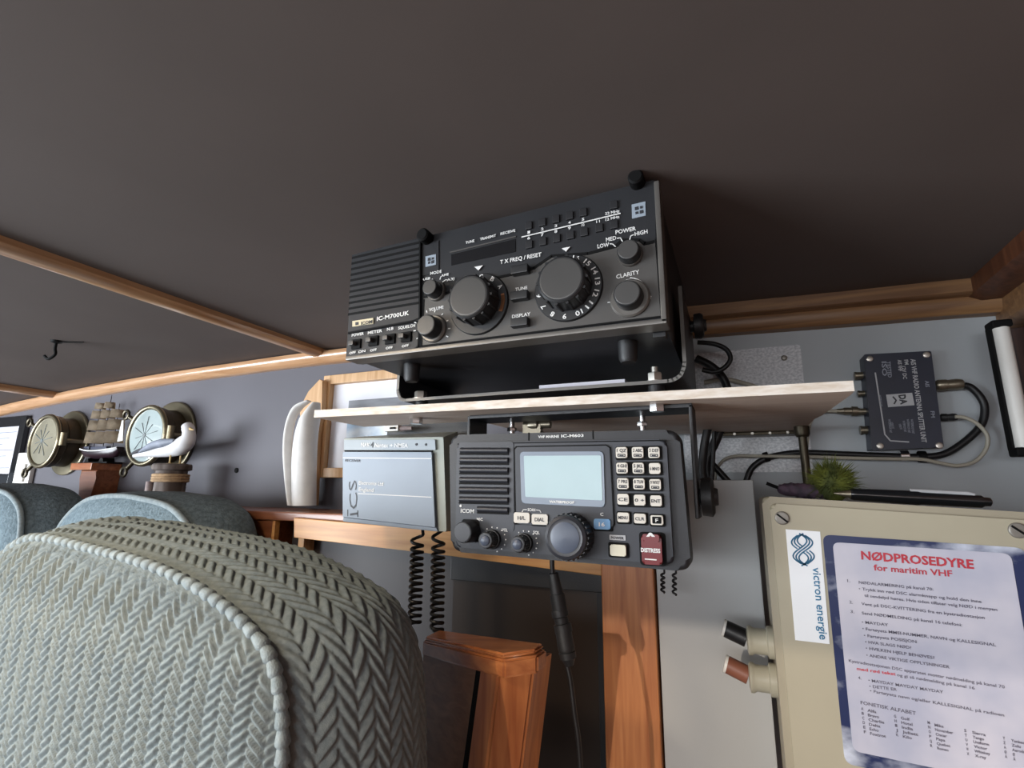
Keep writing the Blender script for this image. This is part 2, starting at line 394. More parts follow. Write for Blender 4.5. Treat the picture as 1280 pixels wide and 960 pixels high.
POSTX = (x0, x1)
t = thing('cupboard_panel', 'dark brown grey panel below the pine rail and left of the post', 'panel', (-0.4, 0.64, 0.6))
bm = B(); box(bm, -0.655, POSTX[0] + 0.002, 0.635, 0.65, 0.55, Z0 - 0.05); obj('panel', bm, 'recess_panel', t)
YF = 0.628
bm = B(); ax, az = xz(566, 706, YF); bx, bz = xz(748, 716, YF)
box(bm, ax, POSTX[0], YF - 0.006, YF + 0.006, az - 0.018, az + 0.012, 0.001); obj('shade_bar_top', bm, 'black_metal', t, label='dark bar standing in for the shade along the top')  # black bar put in where the VHF radio's shadow falls
bm = B(); box(bm, POSTX[0] - 0.018, POSTX[0], YF - 0.004, YF + 0.006, 0.56, az - 0.018, 0.001); obj('shade_bar_side', bm, 'black_metal', t, label='dark bar standing in for the shade beside the post')  # black bar put in for the shade beside the post
bm = B(); box(bm, ax, POSTX[0], YF + 0.003, YF + 0.006, 0.56, az - 0.017); obj('inset', bm, 'recess_inset', t, label='dark glossy inset standing in for shade')  # dark sheet put in to deepen the shade of the recess
bm = B(); sx, sz = xz(375, 676, 0.61); box(bm, sx - 0.006, sx + 0.006, 0.612, 0.634, 0.8, sz + 0.004, 0.001); obj('edge_strip', bm, 'light_frame_wood', t, label='narrow pale upright strip')
# pale casing right of the post
YC = 0.58
bm = B(); cx0 = POSTX[1] + 0.002; cx1 = xz(942, 610, YC)[0]; ct = xz(915, 600, YC)[1]
box(bm, cx0, cx1, YC, YW - 0.006, 0.0, ct, 0.001)
tag(obj('cable_casing', bm, 'casing_paint'), 'tall light grey painted casing between the pine post and the beige box', 'casing')
CASX = (cx0, cx1)
# ================================================================== SEATS
def seat(name, label, seam, Y1, T, Bg, ppm, relief, mface, mside, side_ext=0.0):
    """high-backed seat: seam = outline of the front face, left foot to right foot, as (x, z)"""
    C2 = [Vector((p.x, p.y)) for p in smoothpts([(a, b + Z0, 0) for a, b in seam], 14)]
    d = [0.0]
    for a, b in zip(C2, C2[1:]): d.append(d[-1] + (b - a).length)
    S = d[-1]; n = int(S / ppm)
    def at(s):
        s = min(max(s, 0), S - 1e-9); i = int(np.searchsorted(d, s, 'right')) - 1; i = min(i, len(C2) - 2)
        f = (s - d[i]) / max(d[i + 1] - d[i], 1e-9); return C2[i].lerp(C2[i + 1], f)
    pts = [at(S * i / n) for i in range(n + 1)]
    nor = []
    for i in range(n + 1):
        u = (pts[min(i + 3, n)] - pts[max(i - 3, 0)]).normalized(); nor.append(Vector((-u.y, u.x)))
    def weave(a, b, c=0.0104, p=0.0064):               # herringbone: columns of width c along a, slanted strands of pitch p
        k = math.floor(a / c); fa = a / c - k; sg = 1 if k % 2 else -1
        q = b / p + sg * (fa - 0.5) * 1.45 + (0.5 if k % 2 else 0)
        fq = q - math.floor(q)
        prof = min(1.0, 0.25 + fq / 0.7) * (1.0 if fq < 0.72 else max(0.0, (0.92 - fq) / 0.20))
        e = min(1.0, min(fa, 1 - fa) / 0.16); return prof * (0.35 + 0.65 * e)
    cx = sum(p.x for p in pts) / len(pts); xl = min(p.x for p in pts); xr = max(p.x for p in pts); zb = min(pts[0].y, pts[-1].y)
    t = thing(name, label, 'seat', ((xl + xr) / 2, Y1 + T / 2, 0.0), 'upholstered cabin seats')
    # front face: grid of columns cut by the seam line
    ti = max(range(n + 1), key=lambda i: pts[i].y)
    P2 = np.array([(p.x, p.y) for p in pts])
    Lx = P2[:ti + 1]; Rx = P2[ti:]
    bm = B(); ztop = P2[ti][1]; zvis = max(zb, Z0 - 0.42)
    nz = int((ztop - zb) / ppm); nx = int((xr - xl) / ppm); rows = []
    lz, lx = Lx[:, 1], Lx[:, 0]; rz, rx = Rx[::-1, 1], Rx[::-1, 0]
    for j in range(nz + 1):
        w = j / nz; z = zb + (ztop - zb) * (1 - (1 - w) ** 1.25)
        a = float(np.interp(z, lz, lx)); b = float(np.interp(z, rz, rx)); row = []
        for i in range(nx + 1):
            # denser towards the sides
            x = a + (b - a) * (i / nx)
            dd = min(x - a, b - x) * 0.9
            zt = float(np.interp(x, P2[:, 0], P2[:, 1])) if x < xr else z
            dd = min(dd, max(zt - z, 0) * 0.95)
            rr = 0.03; roll = 0.010 * (1 - min(1, dd / rr)) ** 2
            y = Y1 + roll - 0.012 * math.sin(math.pi * (x - xl) / (xr - xl)) * min(1, dd / 0.05)
            if relief: y -= relief * weave(x + 10, z + 0.15 * x + 10) * min(1, dd / 0.006)
            row.append(bm.verts.new((x, y, z)))
        rows.append(row)
    for r0, r1 in zip(rows, rows[1:]):
        for i in range(nx): bm.faces.new((r0[i], r0[i + 1], r1[i + 1], r1[i]))
    obj('backrest', bm, mface, t, smooth=180, keep=True)
    # boxing band round the sides and top
    bm = B(); nt = max(int(T * 1.25 / ppm), 12); rows = []
    for j in range(nt + 1):
        v = j / nt; off = Bg * math.sin(math.pi * min(1.0, 0.06 + 0.66 * v)) ** 0.8 - Bg * math.sin(math.pi * 0.06) ** 0.8
        if v > 0.86: off -= 0.012 * ((v - 0.86) / 0.14) ** 2
        row = []
        for i in range(n + 1):
            wt = 0.22 + 0.78 * abs(nor[i].x)
            h = relief * weave(v * T * 1.2 + 10, S * i / n - 0.3 * v * T + 10, 0.0125, 0.0105) * min(1, v / 0.04, (1 - v) / 0.04) * 0.8 if relief else 0
            q = pts[i] + nor[i] * (off * wt + h)
            row.append(bm.verts.new((q.x, Y1 + 0.016 + T * v, q.y)))
        rows.append(row)
    for r0, r1 in zip(rows, rows[1:]):
        for i in range(n): bm.faces.new((r0[i], r0[i + 1], r1[i + 1], r1[i]))
    obj('boxing', bm, mside, t, smooth=180, keep=True)
    bm = B(); back = [bm.verts.new((p.x + m_.x * Bg * 0.5 * abs(m_.x), Y1 + 0.016 + T, p.y + m_.y * Bg * 0.1)) for p, m_ in zip(pts[::4], nor[::4])]
    cen = bm.verts.new((cx, Y1 + 0.02 + T, (ztop + zb) / 2))
    for a, b in zip(back, back[1:]): bm.faces.new((a, b, cen))
    bm.faces.new((back[-1], back[0], cen))
    obj('back_shell', bm, 'seat_backing', t)
    # piping on the seam
    bm = B(); st = 0.0016 if relief else 0.006; npi = int(S / st); pp = []; rad = []
    for i in range(npi + 1):
        s = S * i / npi; q = at(s); pp.append((q.x, Y1 + 0.011, q.y))
        f = (s / 0.0098) % 1.0
        rad.append((0.0032 + 0.0014 * min(1, f / 0.7)) if relief else 0.0045)
    tube(bm, pp, 0.004, 10, rad); obj('piping', bm, 'seat_pipe', t)
    # cushion and pedestal below the picture
    bm = B(); box(bm, xl + 0.0, xr - 0.0, Y1 - 0.40, Y1 + T, zb - 0.11, zb + 0.0, 0.03, 3); obj('cushion', bm, mside, t)
    bm = B(); lathe(bm, ((xl + xr) / 2, Y1 - 0.1, 0.0), (0, 0, 1), [(0, 0.18), (0.02, 0.18), (0.05, 0.05), (zb - 0.11, 0.045)], 24); obj('pedestal', bm, 'black_metal', t)
    return t
ZB = -0.62
seat('cabin_seat', 'largest grey herringbone upholstered seat back in the foreground', [(-0.628, ZB), (-0.626, -0.4), (-0.626, -0.2), (-0.624, -0.105), (-0.612, -0.066), (-0.585, -0.048), (-0.550, -0.043), (-0.489, -0.0475), (-0.42, -0.054), (-0.370, -0.0625), (-0.331, -0.0735), (-0.298, -0.087), (-0.275, -0.103), (-0.262, -0.128), (-0.256, -0.17), (-0.253, -0.24), (-0.252, -0.4), (-0.252, ZB)],
     0.247, 0.108, 0.050, 0.0011, 0.0030, 'seat_cloth', 'seat_cloth')
SE2 = [(-1.150, ZB), (-1.149, -0.3), (-1.147, -0.14), (-1.135, -0.085), (-1.108, -0.050), (-1.064, -0.024), (-1.014, -0.0155), (-0.97, -0.014), (-0.926, -0.016), (-0.855, -0.026), (-0.812, -0.043), (-0.787, -0.066), (-0.774, -0.11), (-0.771, -0.2), (-0.770, ZB)]
SE2 = [(x * 0.91 + (0.010 if x > -0.9 else 0.005), z * 0.91 if z > -0.5 else z) for x, z in SE2]
seat('cabin_seat', 'blue grey seat back behind the foreground seat, below the seagull', SE2, 0.487, 0.090, 0.044, 0.004, 0, 'seat_cloth_far', 'seat_cloth_side')
SE3 = [(x - 0.440, z + 0.012) for x, z in SE2]
seat('cabin_seat', 'blue grey seat back cut by the left edge of the photo', SE3, 0.487, 0.090, 0.044, 0.004, 0, 'seat_cloth_far', 'seat_cloth_side')
# varnished cabinet corner right of the foreground seat
t = thing('wooden_cabinet', 'varnished wooden cabinet corner post with moulded cap beside the foreground seat', 'cabinet', (-0.2, 0.47, 0.6))
def lean(px, py, Y, px2, py2, n=1.6):                    # a point on the top and the point it runs down to
    a, b = P(px, py, Y), P(px2, py2, Y); return a, a + (b - a) * n
YA, YB_ = 0.42, 0.432
c0 = lean(624, 836, YA, 608, 960); c1 = lean(668, 830, YB_, 652, 960); c2 = lean(600, 832, YA + 0.012, 583, 960)
bm = B(); back = Vector((0.004, 0.035, 0.0))
loop_t = [c2[0], c0[0], c1[0], c1[0] + back, c2[0] + back]; loop_b = [c2[1], c0[1], c1[1], c1[1] + back, c2[1] + back]
tv = [bm.verts.new(v) for v in loop_t]; bv = [bm.verts.new(v) for v in loop_b]
bm.faces.new(tv); bm.faces.new(list(reversed(bv)))
for i in range(5): bm.faces.new((tv[i], bv[i], bv[(i + 1) % 5], tv[(i + 1) % 5]))
bmesh.ops.bevel(bm, geom=[e for e in bm.edges if abs((e.verts[0].co - e.verts[1].co).z) > 0.05], offset=0.002, segments=2, affect='EDGES')
obj('corner_post', bm, 'varnished', t)
bm = B(); l0 = lean(530, 812, 0.475, 515, 960)
p = [c2[0] + Vector((-0.001, 0.006, 0)), c2[1] + Vector((-0.001, 0.006, 0)), l0[1], l0[0]]
f = [bm.verts.new(v) for v in p]; g = [bm.verts.new(v + Vector((0, 0.02, 0))) for v in p]
bm.faces.new(f); bm.faces.new(list(reversed(g)))
for i in range(4): bm.faces.new((f[i], g[i], g[(i + 1) % 4], f[(i + 1) % 4]))
obj('side_panel', bm, 'panel_wood', t, label='darker sunken side panel')
bm = B(); tube(bm, [c2[0] + Vector((-0.002, 0.004, -0.004)), c2[1] + Vector((-0.002, 0.004, 0))], 0.0035, 8); obj('seal_strip', bm, 'deep_black', t, label='dark strip beside the post')
bm = B()
k0, k1, k2 = P(630, 822, YA - 0.006), P(672, 816, YB_ - 0.004), P(528, 798, 0.470)
for dz, o_, h in ((-0.016, 0.0, 0.014), (-0.002, -0.0025, 0.004)):
    w = Vector((0, 0, dz)); ctr = (k0 + k1 + k2) / 3
    lp = [k2, k0, k1, k1 + Vector((0.001, 0.020, 0.0)), k2 + Vector((0.0, 0.028, 0.0))]
    lo_ = [bm.verts.new(Vector((v.x - o_ * (1 if v.x < ctr.x else -1), v.y + (o_ * -1 if v.y < ctr.y else 0), v.z)) + w) for v in lp]
    hi_ = [bm.verts.new(v.co + Vector((0, 0, h))) for v in lo_]
    bm.faces.new(hi_); bm.faces.new(list(reversed(lo_)))
    for i in range(5): bm.faces.new((lo_[i], lo_[(i + 1) % 5], hi_[(i + 1) % 5], hi_[i]))
bmesh.ops.bevel(bm, geom=list(bm.edges), offset=0.0018, segments=2, affect='EDGES', clamp_overlap=True)
obj('top_cap', bm, 'varnished_cap', t)
# ================================================================== SHELF
ZS0, ZS1 = Z0 + 0.0765, Z0 + 0.0845
t = thing('plywood_shelf', 'pale plywood shelf board carrying the large radio', 'shelf', (-0.18, 0.55, ZS0))
def sxy(px, py): p = PZ(px, py, ZS0 - Z0); return (p.x, p.y)
fl = sxy(393, 522); fr = sxy(1068, 489)
poly = [fl, fr, sxy(1063, 494), sxy(1028, 519)] + [sxy(1018, 524), sxy(1010, 532), sxy(1006, 540)] + [(0.075, YW - 0.03), (-0.245, YW - 0.03), (-0.255, 0.515), (-0.275, 0.499), (fl[0] - 0.001, 0.498)]
bm = B(); slab(bm, poly, ZS0, ZS1); obj('board', bm, 'ply_face', t)
bm = B(); a, b = Vector((*fl, 0)), Vector((*fr, 0)); 
slab(bm, [(a.x, a.y - 0.0008), (b.x, b.y - 0.0008), (b.x, b.y), (a.x, a.y)], ZS0, ZS1); obj('front_edge', bm, 'ply_edge', t, label='bare pale cut front edge')
t = thing('shelf_support', 'dull metal rod and wall strip holding up the right end of the plywood shelf', 'support', (0.07, 0.68, ZS0 - 0.07))
bm = B(); hp = P(1003, 545, 0.66); cyl(bm, (hp.x, 0.66, ZS0 - 0.075), (hp.x, 0.66, ZS0), 0.0045, 14); lathe(bm, (hp.x, 0.66, ZS0 - 0.012), (0, 0, 1), [(0, 0.006), (0.003, 0.008), (0.012, 0.008)], 14)
obj('support_rod', bm, 'brass_dark', t, label='dull metal support rod')
bm = B(); box(bm, -0.012, 0.072, 0.695, YW - 0.006, ZS0 - 0.0045, ZS0 - 0.0002, 0.001); obj('wall_batten', bm, 'brass_dark', t)
for px in (918, 940, 962, 984):
    bm = B(); q = P(px, 541, 0.70); lathe(bm, (q.x, 0.695, ZS0 - 0.0025), (0, -1, 0), [(0, 0.002), (0.002, 0.0016)], 10); obj('screw', bm, 'steel', t)
# ================================================================== LARGE HF RADIO
Y7 = 0.375
t7 = thing('radio_transceiver', 'large black radio with two big knobs in a bracket on the plywood shelf', 'radio', (-0.19, 0.50, ZS1))
def q7(px, py): return xz(px, py, Y7)
TL, TR, BR, BL = q7(441, 317), q7(823, 222), q7(832, 404), q7(434, 450)
x0, x1 = (TL[0] + BL[0]) / 2, (TR[0] + BR[0]) / 2
zt, zb = (TL[1] + TR[1]) / 2 - 0.002, (BL[1] + BR[1]) / 2
ztl, ztr = TL[1] - 0.001, TR[1] - 0.001
bm = B(); prism(bm, [(x0 + 0.004, zb + 0.002), (x1 - 0.002, zb + 0.002), (x1 - 0.002, ztr - 0.003), (x0 + 0.004, ztl - 0.003)], Y7 + 0.012, 0.63, 0.002); obj('case', bm, 'black_metal', t7)
bm = B(); prism(bm, rquad([(x0, zb), (x1, zb), (x1, ztr), (x0, ztl)], 0.004), Y7, Y7 + 0.02, 0.0015); fp = obj('front_panel', bm, 'face_black', t7)
bm = B(); h = 0.0032
box(bm, x0 + 0.002, x1 + 0.001, Y7 - 0.003, Y7 + 0.016, zb - 0.001, zb + h, 0.0009); box(bm, x1 - h, x1 + 0.001, Y7 - 0.003, Y7 + 0.016, zb, ztr - 0.003, 0.0009)
obj('bezel', bm, 'bezel', t7, label='lighter worn metal rim along the bottom and right')
# lighter control area, under the stepped black line
step = [(530, 372), (560, 367), (575, 358), (640, 344), (655, 340), (668, 336), (690, 321), (735, 318), (770, 309), (778, 301), (800, 301), (806, 306), (818, 303)]
low = [(821, 303), (829, 394), (527, 436), (530, 372)]
bm = B(); prism(bm, [q7(*p) for p in step + [(819, 303), (826, 396), (528, 432)]], Y7 - 0.0012, Y7 + 0.002); obj('control_panel', bm, 'face_grey', t7, label='lighter grey lower control area')
bm = B(); pstroke(bm, step, 3.2, Y7, 0.0016, 0.0016); pstroke(bm, [(820, 300), (829, 396), (528, 433), (531, 375)], 2.0, Y7, 0.0016, 0.0016); obj('groove_line', bm, 'deep_black', t7)
# speaker
bm = B(); prism(bm, [q7(*p) for p in [(442, 320), (527, 299), (527, 402), (437, 418)]], Y7 - 0.003, Y7 + 0.002, 0.0008)
gs = obj('speaker_grille', bm, 'face_black', t7)
bm = B()
for i in range(11):
    f = i / 10.4; ya = 324 + f * (397 - 324); yb = 305 + f * (383 - 305)
    pstroke(bm, [(443 - f * 5, ya), (526, yb)], 2.7, Y7, 0.0034, 0.0016)
obj('slots', bm, 'deep_black', gs)
bm = B(); pstroke(bm, [(438, 417), (520, 402), (526.5, 399), (527, 300)], 1.8, Y7, 0.0034, 0.001); pstroke(bm, [(437, 448), (520, 437), (524, 433), (525, 408)], 1.8, Y7, 0.002, 0.001); obj('groove_line', bm, 'deep_black', t7)
bm = B(); prism(bm, [q7(*p) for p in [(444, 403), (470, 399), (470, 406), (444, 410)]], Y7 - 0.0042, Y7 - 0.002)
bd = obj('badge', bm, 'badge_silver', t7, label='silver maker badge')
bm = B(); prism(bm, [q7(*p) for p in [(448, 404.5), (452, 404), (452, 407.5), (448, 408.5)]], Y7 - 0.0045, Y7 - 0.004); ptext(bm, 'ICOM', (455, 408.0), (469, 405.6), 4.2, Y7, 0.0046); obj('badge_lettering', bm, 'dark_ink', bd)
# lettering
bm = B(); T = lambda s, a, b, h, **k: ptext(bm, s, a, b, h, Y7, 0.0016, **k)
ptext(bm, 'IC-M700UK', (474, 402.5), (514, 395), 5.2, Y7, 0.0036)
T('POWER', (441, 421.5), (456, 419), 3.6); T('METER', (461, 418.5), (479, 415.5), 3.6); T('N.B', (485, 414), (493, 412.5), 3.6); T('SQUELCH', (499, 412.5), (520, 409), 3.6)
T('OFF', (438, 443.5), (446, 442.2), 3); T('ON', (449, 442), (458, 440.4), 3); T('OFF', (464, 440.2), (472, 438.8), 3); T('OFF', (483.5, 437.3), (492, 436), 3); T('OFF', (503.5, 435), (512, 433.4), 3)
T('TUNE', (583, 306), (594, 303.4), 3.3); T('TRANSMIT', (601, 301.6), (621, 296.8), 3.3); T('RECEIVE', (626.5, 295), (645, 290.6), 3.3)
T('MODE', (539, 344.5), (553, 341.6), 3.6); T('USB', (530, 351.5), (539, 349.8), 3); T('AME', (552.5, 347), (562, 344.8), 3); T('A3J', (559.5, 352.5), (569, 350.2), 3)
pstroke(bm, [(541, 349.5), (543, 351)], 0.9, Y7, 0.0016); pstroke(bm, [(551, 350), (552, 346.5), (554, 346)], 0.9, Y7, 0.0016); pstroke(bm, [(554, 353.5), (558, 350.5), (560, 350.5)], 0.9, Y7, 0.0016)
T('VOLUME', (537.5, 390), (555.5, 386.4), 4)
T('T X FREQ / RESET', (626, 331), (677.5, 321.2), 5); T('TUNE', (645, 364.6), (660, 362), 4); T('DISPLAY', (641, 398.6), (664, 395), 4.4)
T('POWER', (770, 294), (795.5, 288.8), 5); T('MED', (758, 303.2), (771, 300.6), 5); T('HIGH', (794, 296), (810, 292.6), 5); T('LOW', (747.5, 311.6), (762, 308.8), 5); T('CLARITY', (771, 349.5), (800, 343), 5.2)
pstroke(bm, [(772, 299), (776, 298.4), (778.6, 303)], 1.1, Y7, 0.0018); pstroke(bm, [(787.5, 301), (789, 296), (792.5, 294.6)], 1.1, Y7, 0.0018); pstroke(bm, [(763, 306), (766, 306), (770, 309.5)], 1.1, Y7, 0.0018)
pstroke(bm, [(653, 297.5), (776, 268)], 1.3, Y7, 0.0018)
for i, ch in enumerate('12345'): T(ch, (660.2 + i * 16.9, 293.2 - i * 4.0), (663.4 + i * 16.9, 292.6 - i * 4.0), 3.4)
for i, ch in enumerate(('6', '7', '8', '9', '10')): T(ch, (660 + i * 16.9, 300.6 - i * 4.1), (663.6 + i * 16.9, 299.8 - i * 4.1), 3.6)
T('11', (746, 280), (750.5, 279), 3.4); T('22 MHz', (757, 270), (775, 266.4), 3.4); T('12 MHz', (757.5, 277.4), (775, 273.4), 3.4)
for a, b, c in (((594, 334.6), (604.5, 332.6), (599.2, 339)), ((703, 311.6), (713.5, 309.4), (708.2, 315.4))):
    prism(bm, [q7(*a), q7(*b), q7(*c)], Y7 - 0.0018, Y7 - 0.0008)
for k in range(10):                                   # tick dots round the small dials
    for (cx, cy, rr) in ((541, 411, 20.5),):
        a = math.radians(-215 + k * 27); pt = (cx + rr * math.cos(a), cy + rr * math.sin(a) * 1.0)
        e = (cx + (rr + 2.4) * math.cos(a), cy + (rr + 2.4) * math.sin(a)); pstroke(bm, [pt, e], 1.2, Y7, 0.0018)
arc = [(786 + 27 * math.cos(math.radians(a)), 373 + 25 * math.sin(math.radians(a))) for a in range(-85, 8, 8)]; pstroke(bm, arc, 1.1, Y7, 0.0018); T('+', (810, 375), (815, 374), 5); T('-', (760, 380.5), (764, 380), 5)
prism(bm, [q7(*p) for p in [(783, 350.5), (788.5, 349.5), (785.6, 354.5)]], Y7 - 0.0018, Y7 - 0.0008)
obj('lettering', bm, 'white_ink', t7, smooth=0, label='white printed lettering')
# display window
bm = B(); prism(bm, [q7(*p) for p in [(564.5, 318.5), (644.5, 299), (644.5, 315), (564.5, 332)]], Y7 - 0.0006, Y7 + 0.001); dsp = obj('display', bm, 'display_dark', t7)
bm = B(); pstroke(bm, [(563, 316), (645, 296.2)], 1.6, Y7, 0.001, 0.001); obj('display_rim', bm, 'face_grey', dsp)
# channel buttons
for i in range(5):
    for (xa, ya) in ((661.5 + i * 17, 282.6 - i * 4.1), (662 + i * 17.2, 306.4 - i * 3.9)):
        bm = B(); X, Z = q7(xa, ya); box(bm, X - 0.0032, X + 0.0032, Y7 - 0.002, Y7 + 0.001, Z - 0.0036, Z + 0.0036, 0.0006); obj('channel_button', bm, 'button_dark', t7)
for (xa, ya) in ((767.5, 257), (749.5, 285.5), (768, 281.5)):
    bm = B(); X, Z = q7(xa, ya); box(bm, X - 0.0032, X + 0.0032, Y7 - 0.002, Y7 + 0.001, Z - 0.0036, Z + 0.0036, 0.0006); obj('channel_button', bm, 'button_dark', t7)
for (xa, ya) in ((653, 340), (652.5, 372), (652.5, 405)):
    bm = B(); X, Z = q7(xa, ya); box(bm, X - 0.0078, X + 0.0078, Y7 - 0.008, Y7, Z - 0.0040, Z + 0.0036, 0.001); obj('push_button', bm, 'knob_black', t7)
# emblems and thumb screws
for (pa, pb, pc, pd) in (((533, 321.5), (546, 318.5), (546, 331.5), (533, 334.5)), ((790, 257), (807, 253), (807.5, 270.5), (790.5, 274.5))):
    bm = B(); prism(bm, [q7(*p) for p in (pa, pb, pc, pd)], Y7 - 0.0016, Y7); e = obj('emblem', bm, 'emblem', t7)
    bm = B(); A, Bq, Cq, D = [Vector(q7(*p)) for p in (pa, pb, pc, pd)]
    for u, v, s in ((0.36, 0.36, .13), (0.70, 0.36, .10), (0.36, 0.68, .10), (0.70, 0.68, .13)):
        c = A + (Bq - A) * u + (D - A) * v; w = (Bq - A).length * s; prism(bm, [(c.x - w, c.y - w), (c.x + w, c.y - w), (c.x + w, c.y + w), (c.x - w, c.y + w)], Y7 - 0.002, Y7 - 0.0014)
    obj('emblem_mark', bm, 'dark_ink', e)
bm = B(); prism(bm, [q7(*p) for p in [(529, 306), (549, 301), (549, 341), (529, 345)]], Y7 - 0.001, Y7 + 0.001); obj('corner_plate', bm, 'face_black', t7); bm = B(); prism(bm, [q7(*p) for p in [(786, 241), (819, 233), (820, 304), (786, 300)]], Y7 - 0.001, Y7 + 0.001); obj('corner_plate', bm, 'face_black', t7)
for (xa, ya, r) in ((535, 299, 0.0065), (797, 229, 0.0062)):
    X, Z = q7(xa, ya); bm = B(); cyl(bm, (X, Y7 + 0.004, Z), (X, Y7 - 0.011, Z), r, 18, bev=0.0014); obj('thumb_screw', bm, 'deep_black', t7)
# toggles
for (xa, ya) in ((446, 430), (467.5, 426), (488.5, 423.5), (508.5, 421)):
    X, Z = q7(xa, ya); bm = B(); box(bm, X - 0.0055, X + 0.0055, Y7 - 0.0018, Y7 + 0.001, Z - 0.0052, Z + 0.0046, 0.0005); tg = obj('rocker_switch', bm, 'deep_black', t7)
    bm = B(); box(bm, X - 0.0048, X + 0.001, Y7 - 0.007, Y7 - 0.001, Z - 0.0026, Z + 0.0018, 0.0006); obj('lever', bm, 'knob_face', tg)
# rotary knobs
def knob(parent, px, py, rpx, Y, prot, nm, skirt=None, rim=None, face='knob_face', body='knob_black', flutes=0, k=1.0, base_m='knob_black'):
    X, Z = xz(px, py, Y); r = RAD(px, py, rpx, Y); o = (X, Y, Z); d = (0, -1, 0)
    bm = B()
    if skirt:
        sr = RAD(px, py, skirt, Y); lathe(bm, o, d, [(-0.001, sr), (0.0022, sr), (0.0034, sr * 0.97), (0.0036, r * 1.05)], 56)
    elif rim: pass
    lathe(bm, o, d, [(0.0, r * 1.03), (prot * 0.5, r * 1.0), (prot - 0.0012, r * 0.97), (prot, r * 0.90)], 40)
    if flutes:
        for i in range(flutes):
            a = 2 * math.pi * i / flutes; c = Vector((X + r * math.cos(a), Y, Z + r * math.sin(a))); cyl(bm, c + Vector((0, -0.003, 0)), c + Vector((0, -prot + 0.002, 0)), r * 0.07, 6)
    kb = obj(nm, bm, body, parent)
    bm = B(); lathe(bm, (X, Y - prot, Z), d, [(-0.0005, r * 0.86), (0.0003, r * 0.86), (0.0006, r * 0.8)], 40); obj('knob_face', bm, face, kb)
    if rim:
        bm = B(); rr = RAD(px, py, rim, Y); lathe(bm, o, d, [(-0.001, rr), (0.003, rr), (0.0042, rr * 0.92), (0.0042, r)], 40); obj('knob_skirt', bm, 'bezel', kb, label='silver skirt ring')
    return kb, X, Z, r
kr, X, Z, r = knob(t7, 711, 361, 28.5, Y7, 0.022, 'channel_knob', skirt=41.5, flutes=14)
bm = B(); sr = RAD(711, 361, 34.5, Y7)
for n_, a in ((16, 72), (15, 47), (14, 24), (13, 2), (12, -21), (11, -45), (10, -68), (9, -96), (8, -121), (7, -146), (6, -171), (5, 166)):
    if n_ == 5: continue
    a = math.radians(a); up = Vector((math.cos(a), math.sin(a))); rt = Vector((up.y, -up.x)); c = Vector((X, Z)) + up * (sr - 0.001); hw = 0.0016 if n_ < 10 else 0.0030
    text(bm, str(n_), c - rt * hw, c + rt * hw, 0.0042, Y7 - 0.0042)
obj('dial_numbers', bm, 'white_ink', kr, smooth=0)
kl, X, Z, r = knob(t7, 600, 381, 26.5, Y7, 0.022, 'mode_dial', skirt=38, flutes=14)
bm = B(); sr = RAD(600, 381, 31.5, Y7)
for ch, a in (('C', 84), ('B', 56), ('A', 30)):
    a = math.radians(a); up = Vector((math.cos(a), math.sin(a))); rt = Vector((up.y, -up.x)); c = Vector((X, Z)) + up * (sr - 0.001)
    text(bm, ch, c - rt * 0.0018, c + rt * 0.0018, 0.0042, Y7 - 0.0042)
obj('dial_letters', bm, 'white_ink', kl, smooth=0)
bm = B(); stroke(bm, [(X + sr * 1.02 * math.cos(math.radians(a)), Z + sr * 1.02 * math.sin(math.radians(a))) for a in range(-24, 14, 4)], 0.0016, Y7 - 0.0038); obj('dial_mark', bm, 'orange_mark', kl, label='orange brown mark on the dial rim')
knob(t7, 547, 365.5, 10, Y7, 0.014, 'mode_knob', rim=12)
knob(t7, 543.5, 412, 13.2, Y7, 0.015, 'volume_knob', rim=17)
knob(t7, 788.5, 320, 13.0, Y7, 0.012, 'power_knob', rim=14.5)
knob(t7, 788, 374, 16.5, Y7, 0.014, 'clarity_knob', rim=23.5)
# feet, bracket, bolts
for (px, py, yy) in ((515, 462, 0.42), (785, 440, 0.42)):
    bm = B(); p = P(px, py, yy); lathe(bm, (p.x, yy, zb + 0.003), (0, 0, -1), [(0, 0.0085), (0.016, 0.0078), (0.019, 0.006)], 20); obj('foot', bm, 'black_plastic', t7)
bm = B(); bx0, bx1 = x0 - 0.002, -0.0325; y0, y1 = 0.462, 0.585; zk = ZS1 + 0.0125
n = 8; prof = [(bx0, zb + 0.062)] + [(bx0 + 0.012 - 0.012 * math.cos(math.radians(a)), zk + 0.012 - 0.012 * math.sin(math.radians(a))) for a in range(0, 91, 15)] + [(bx1 - 0.016 + 0.016 * math.sin(math.radians(a)), zk + 0.016 - 0.016 * math.cos(math.radians(a))) for a in range(0, 91, 15)] + [(bx1, zb + 0.062)]
inn = [(x + (0.003 if x < -0.19 else -0.003) * (1 if abs(x - bx0) < 0.004 or abs(x - bx1) < 0.004 else 0.35), z + (0.0 if z > zk + 0.02 else 0.0028)) for x, z in prof]
prism(bm, prof + list(reversed(inn)), y0, y1, 0.0004); br = obj('bracket', bm, 'black_metal', t7)
bm = B(); stroke(bm, [((a[0] + b[0]) / 2, (a[1] + b[1]) / 2) for a, b in zip(prof, inn)], 0.0016, y0, 0.0006, 0.001); obj('bracket_edge', bm, 'bezel', br, label='bare worn front edge of the bracket')
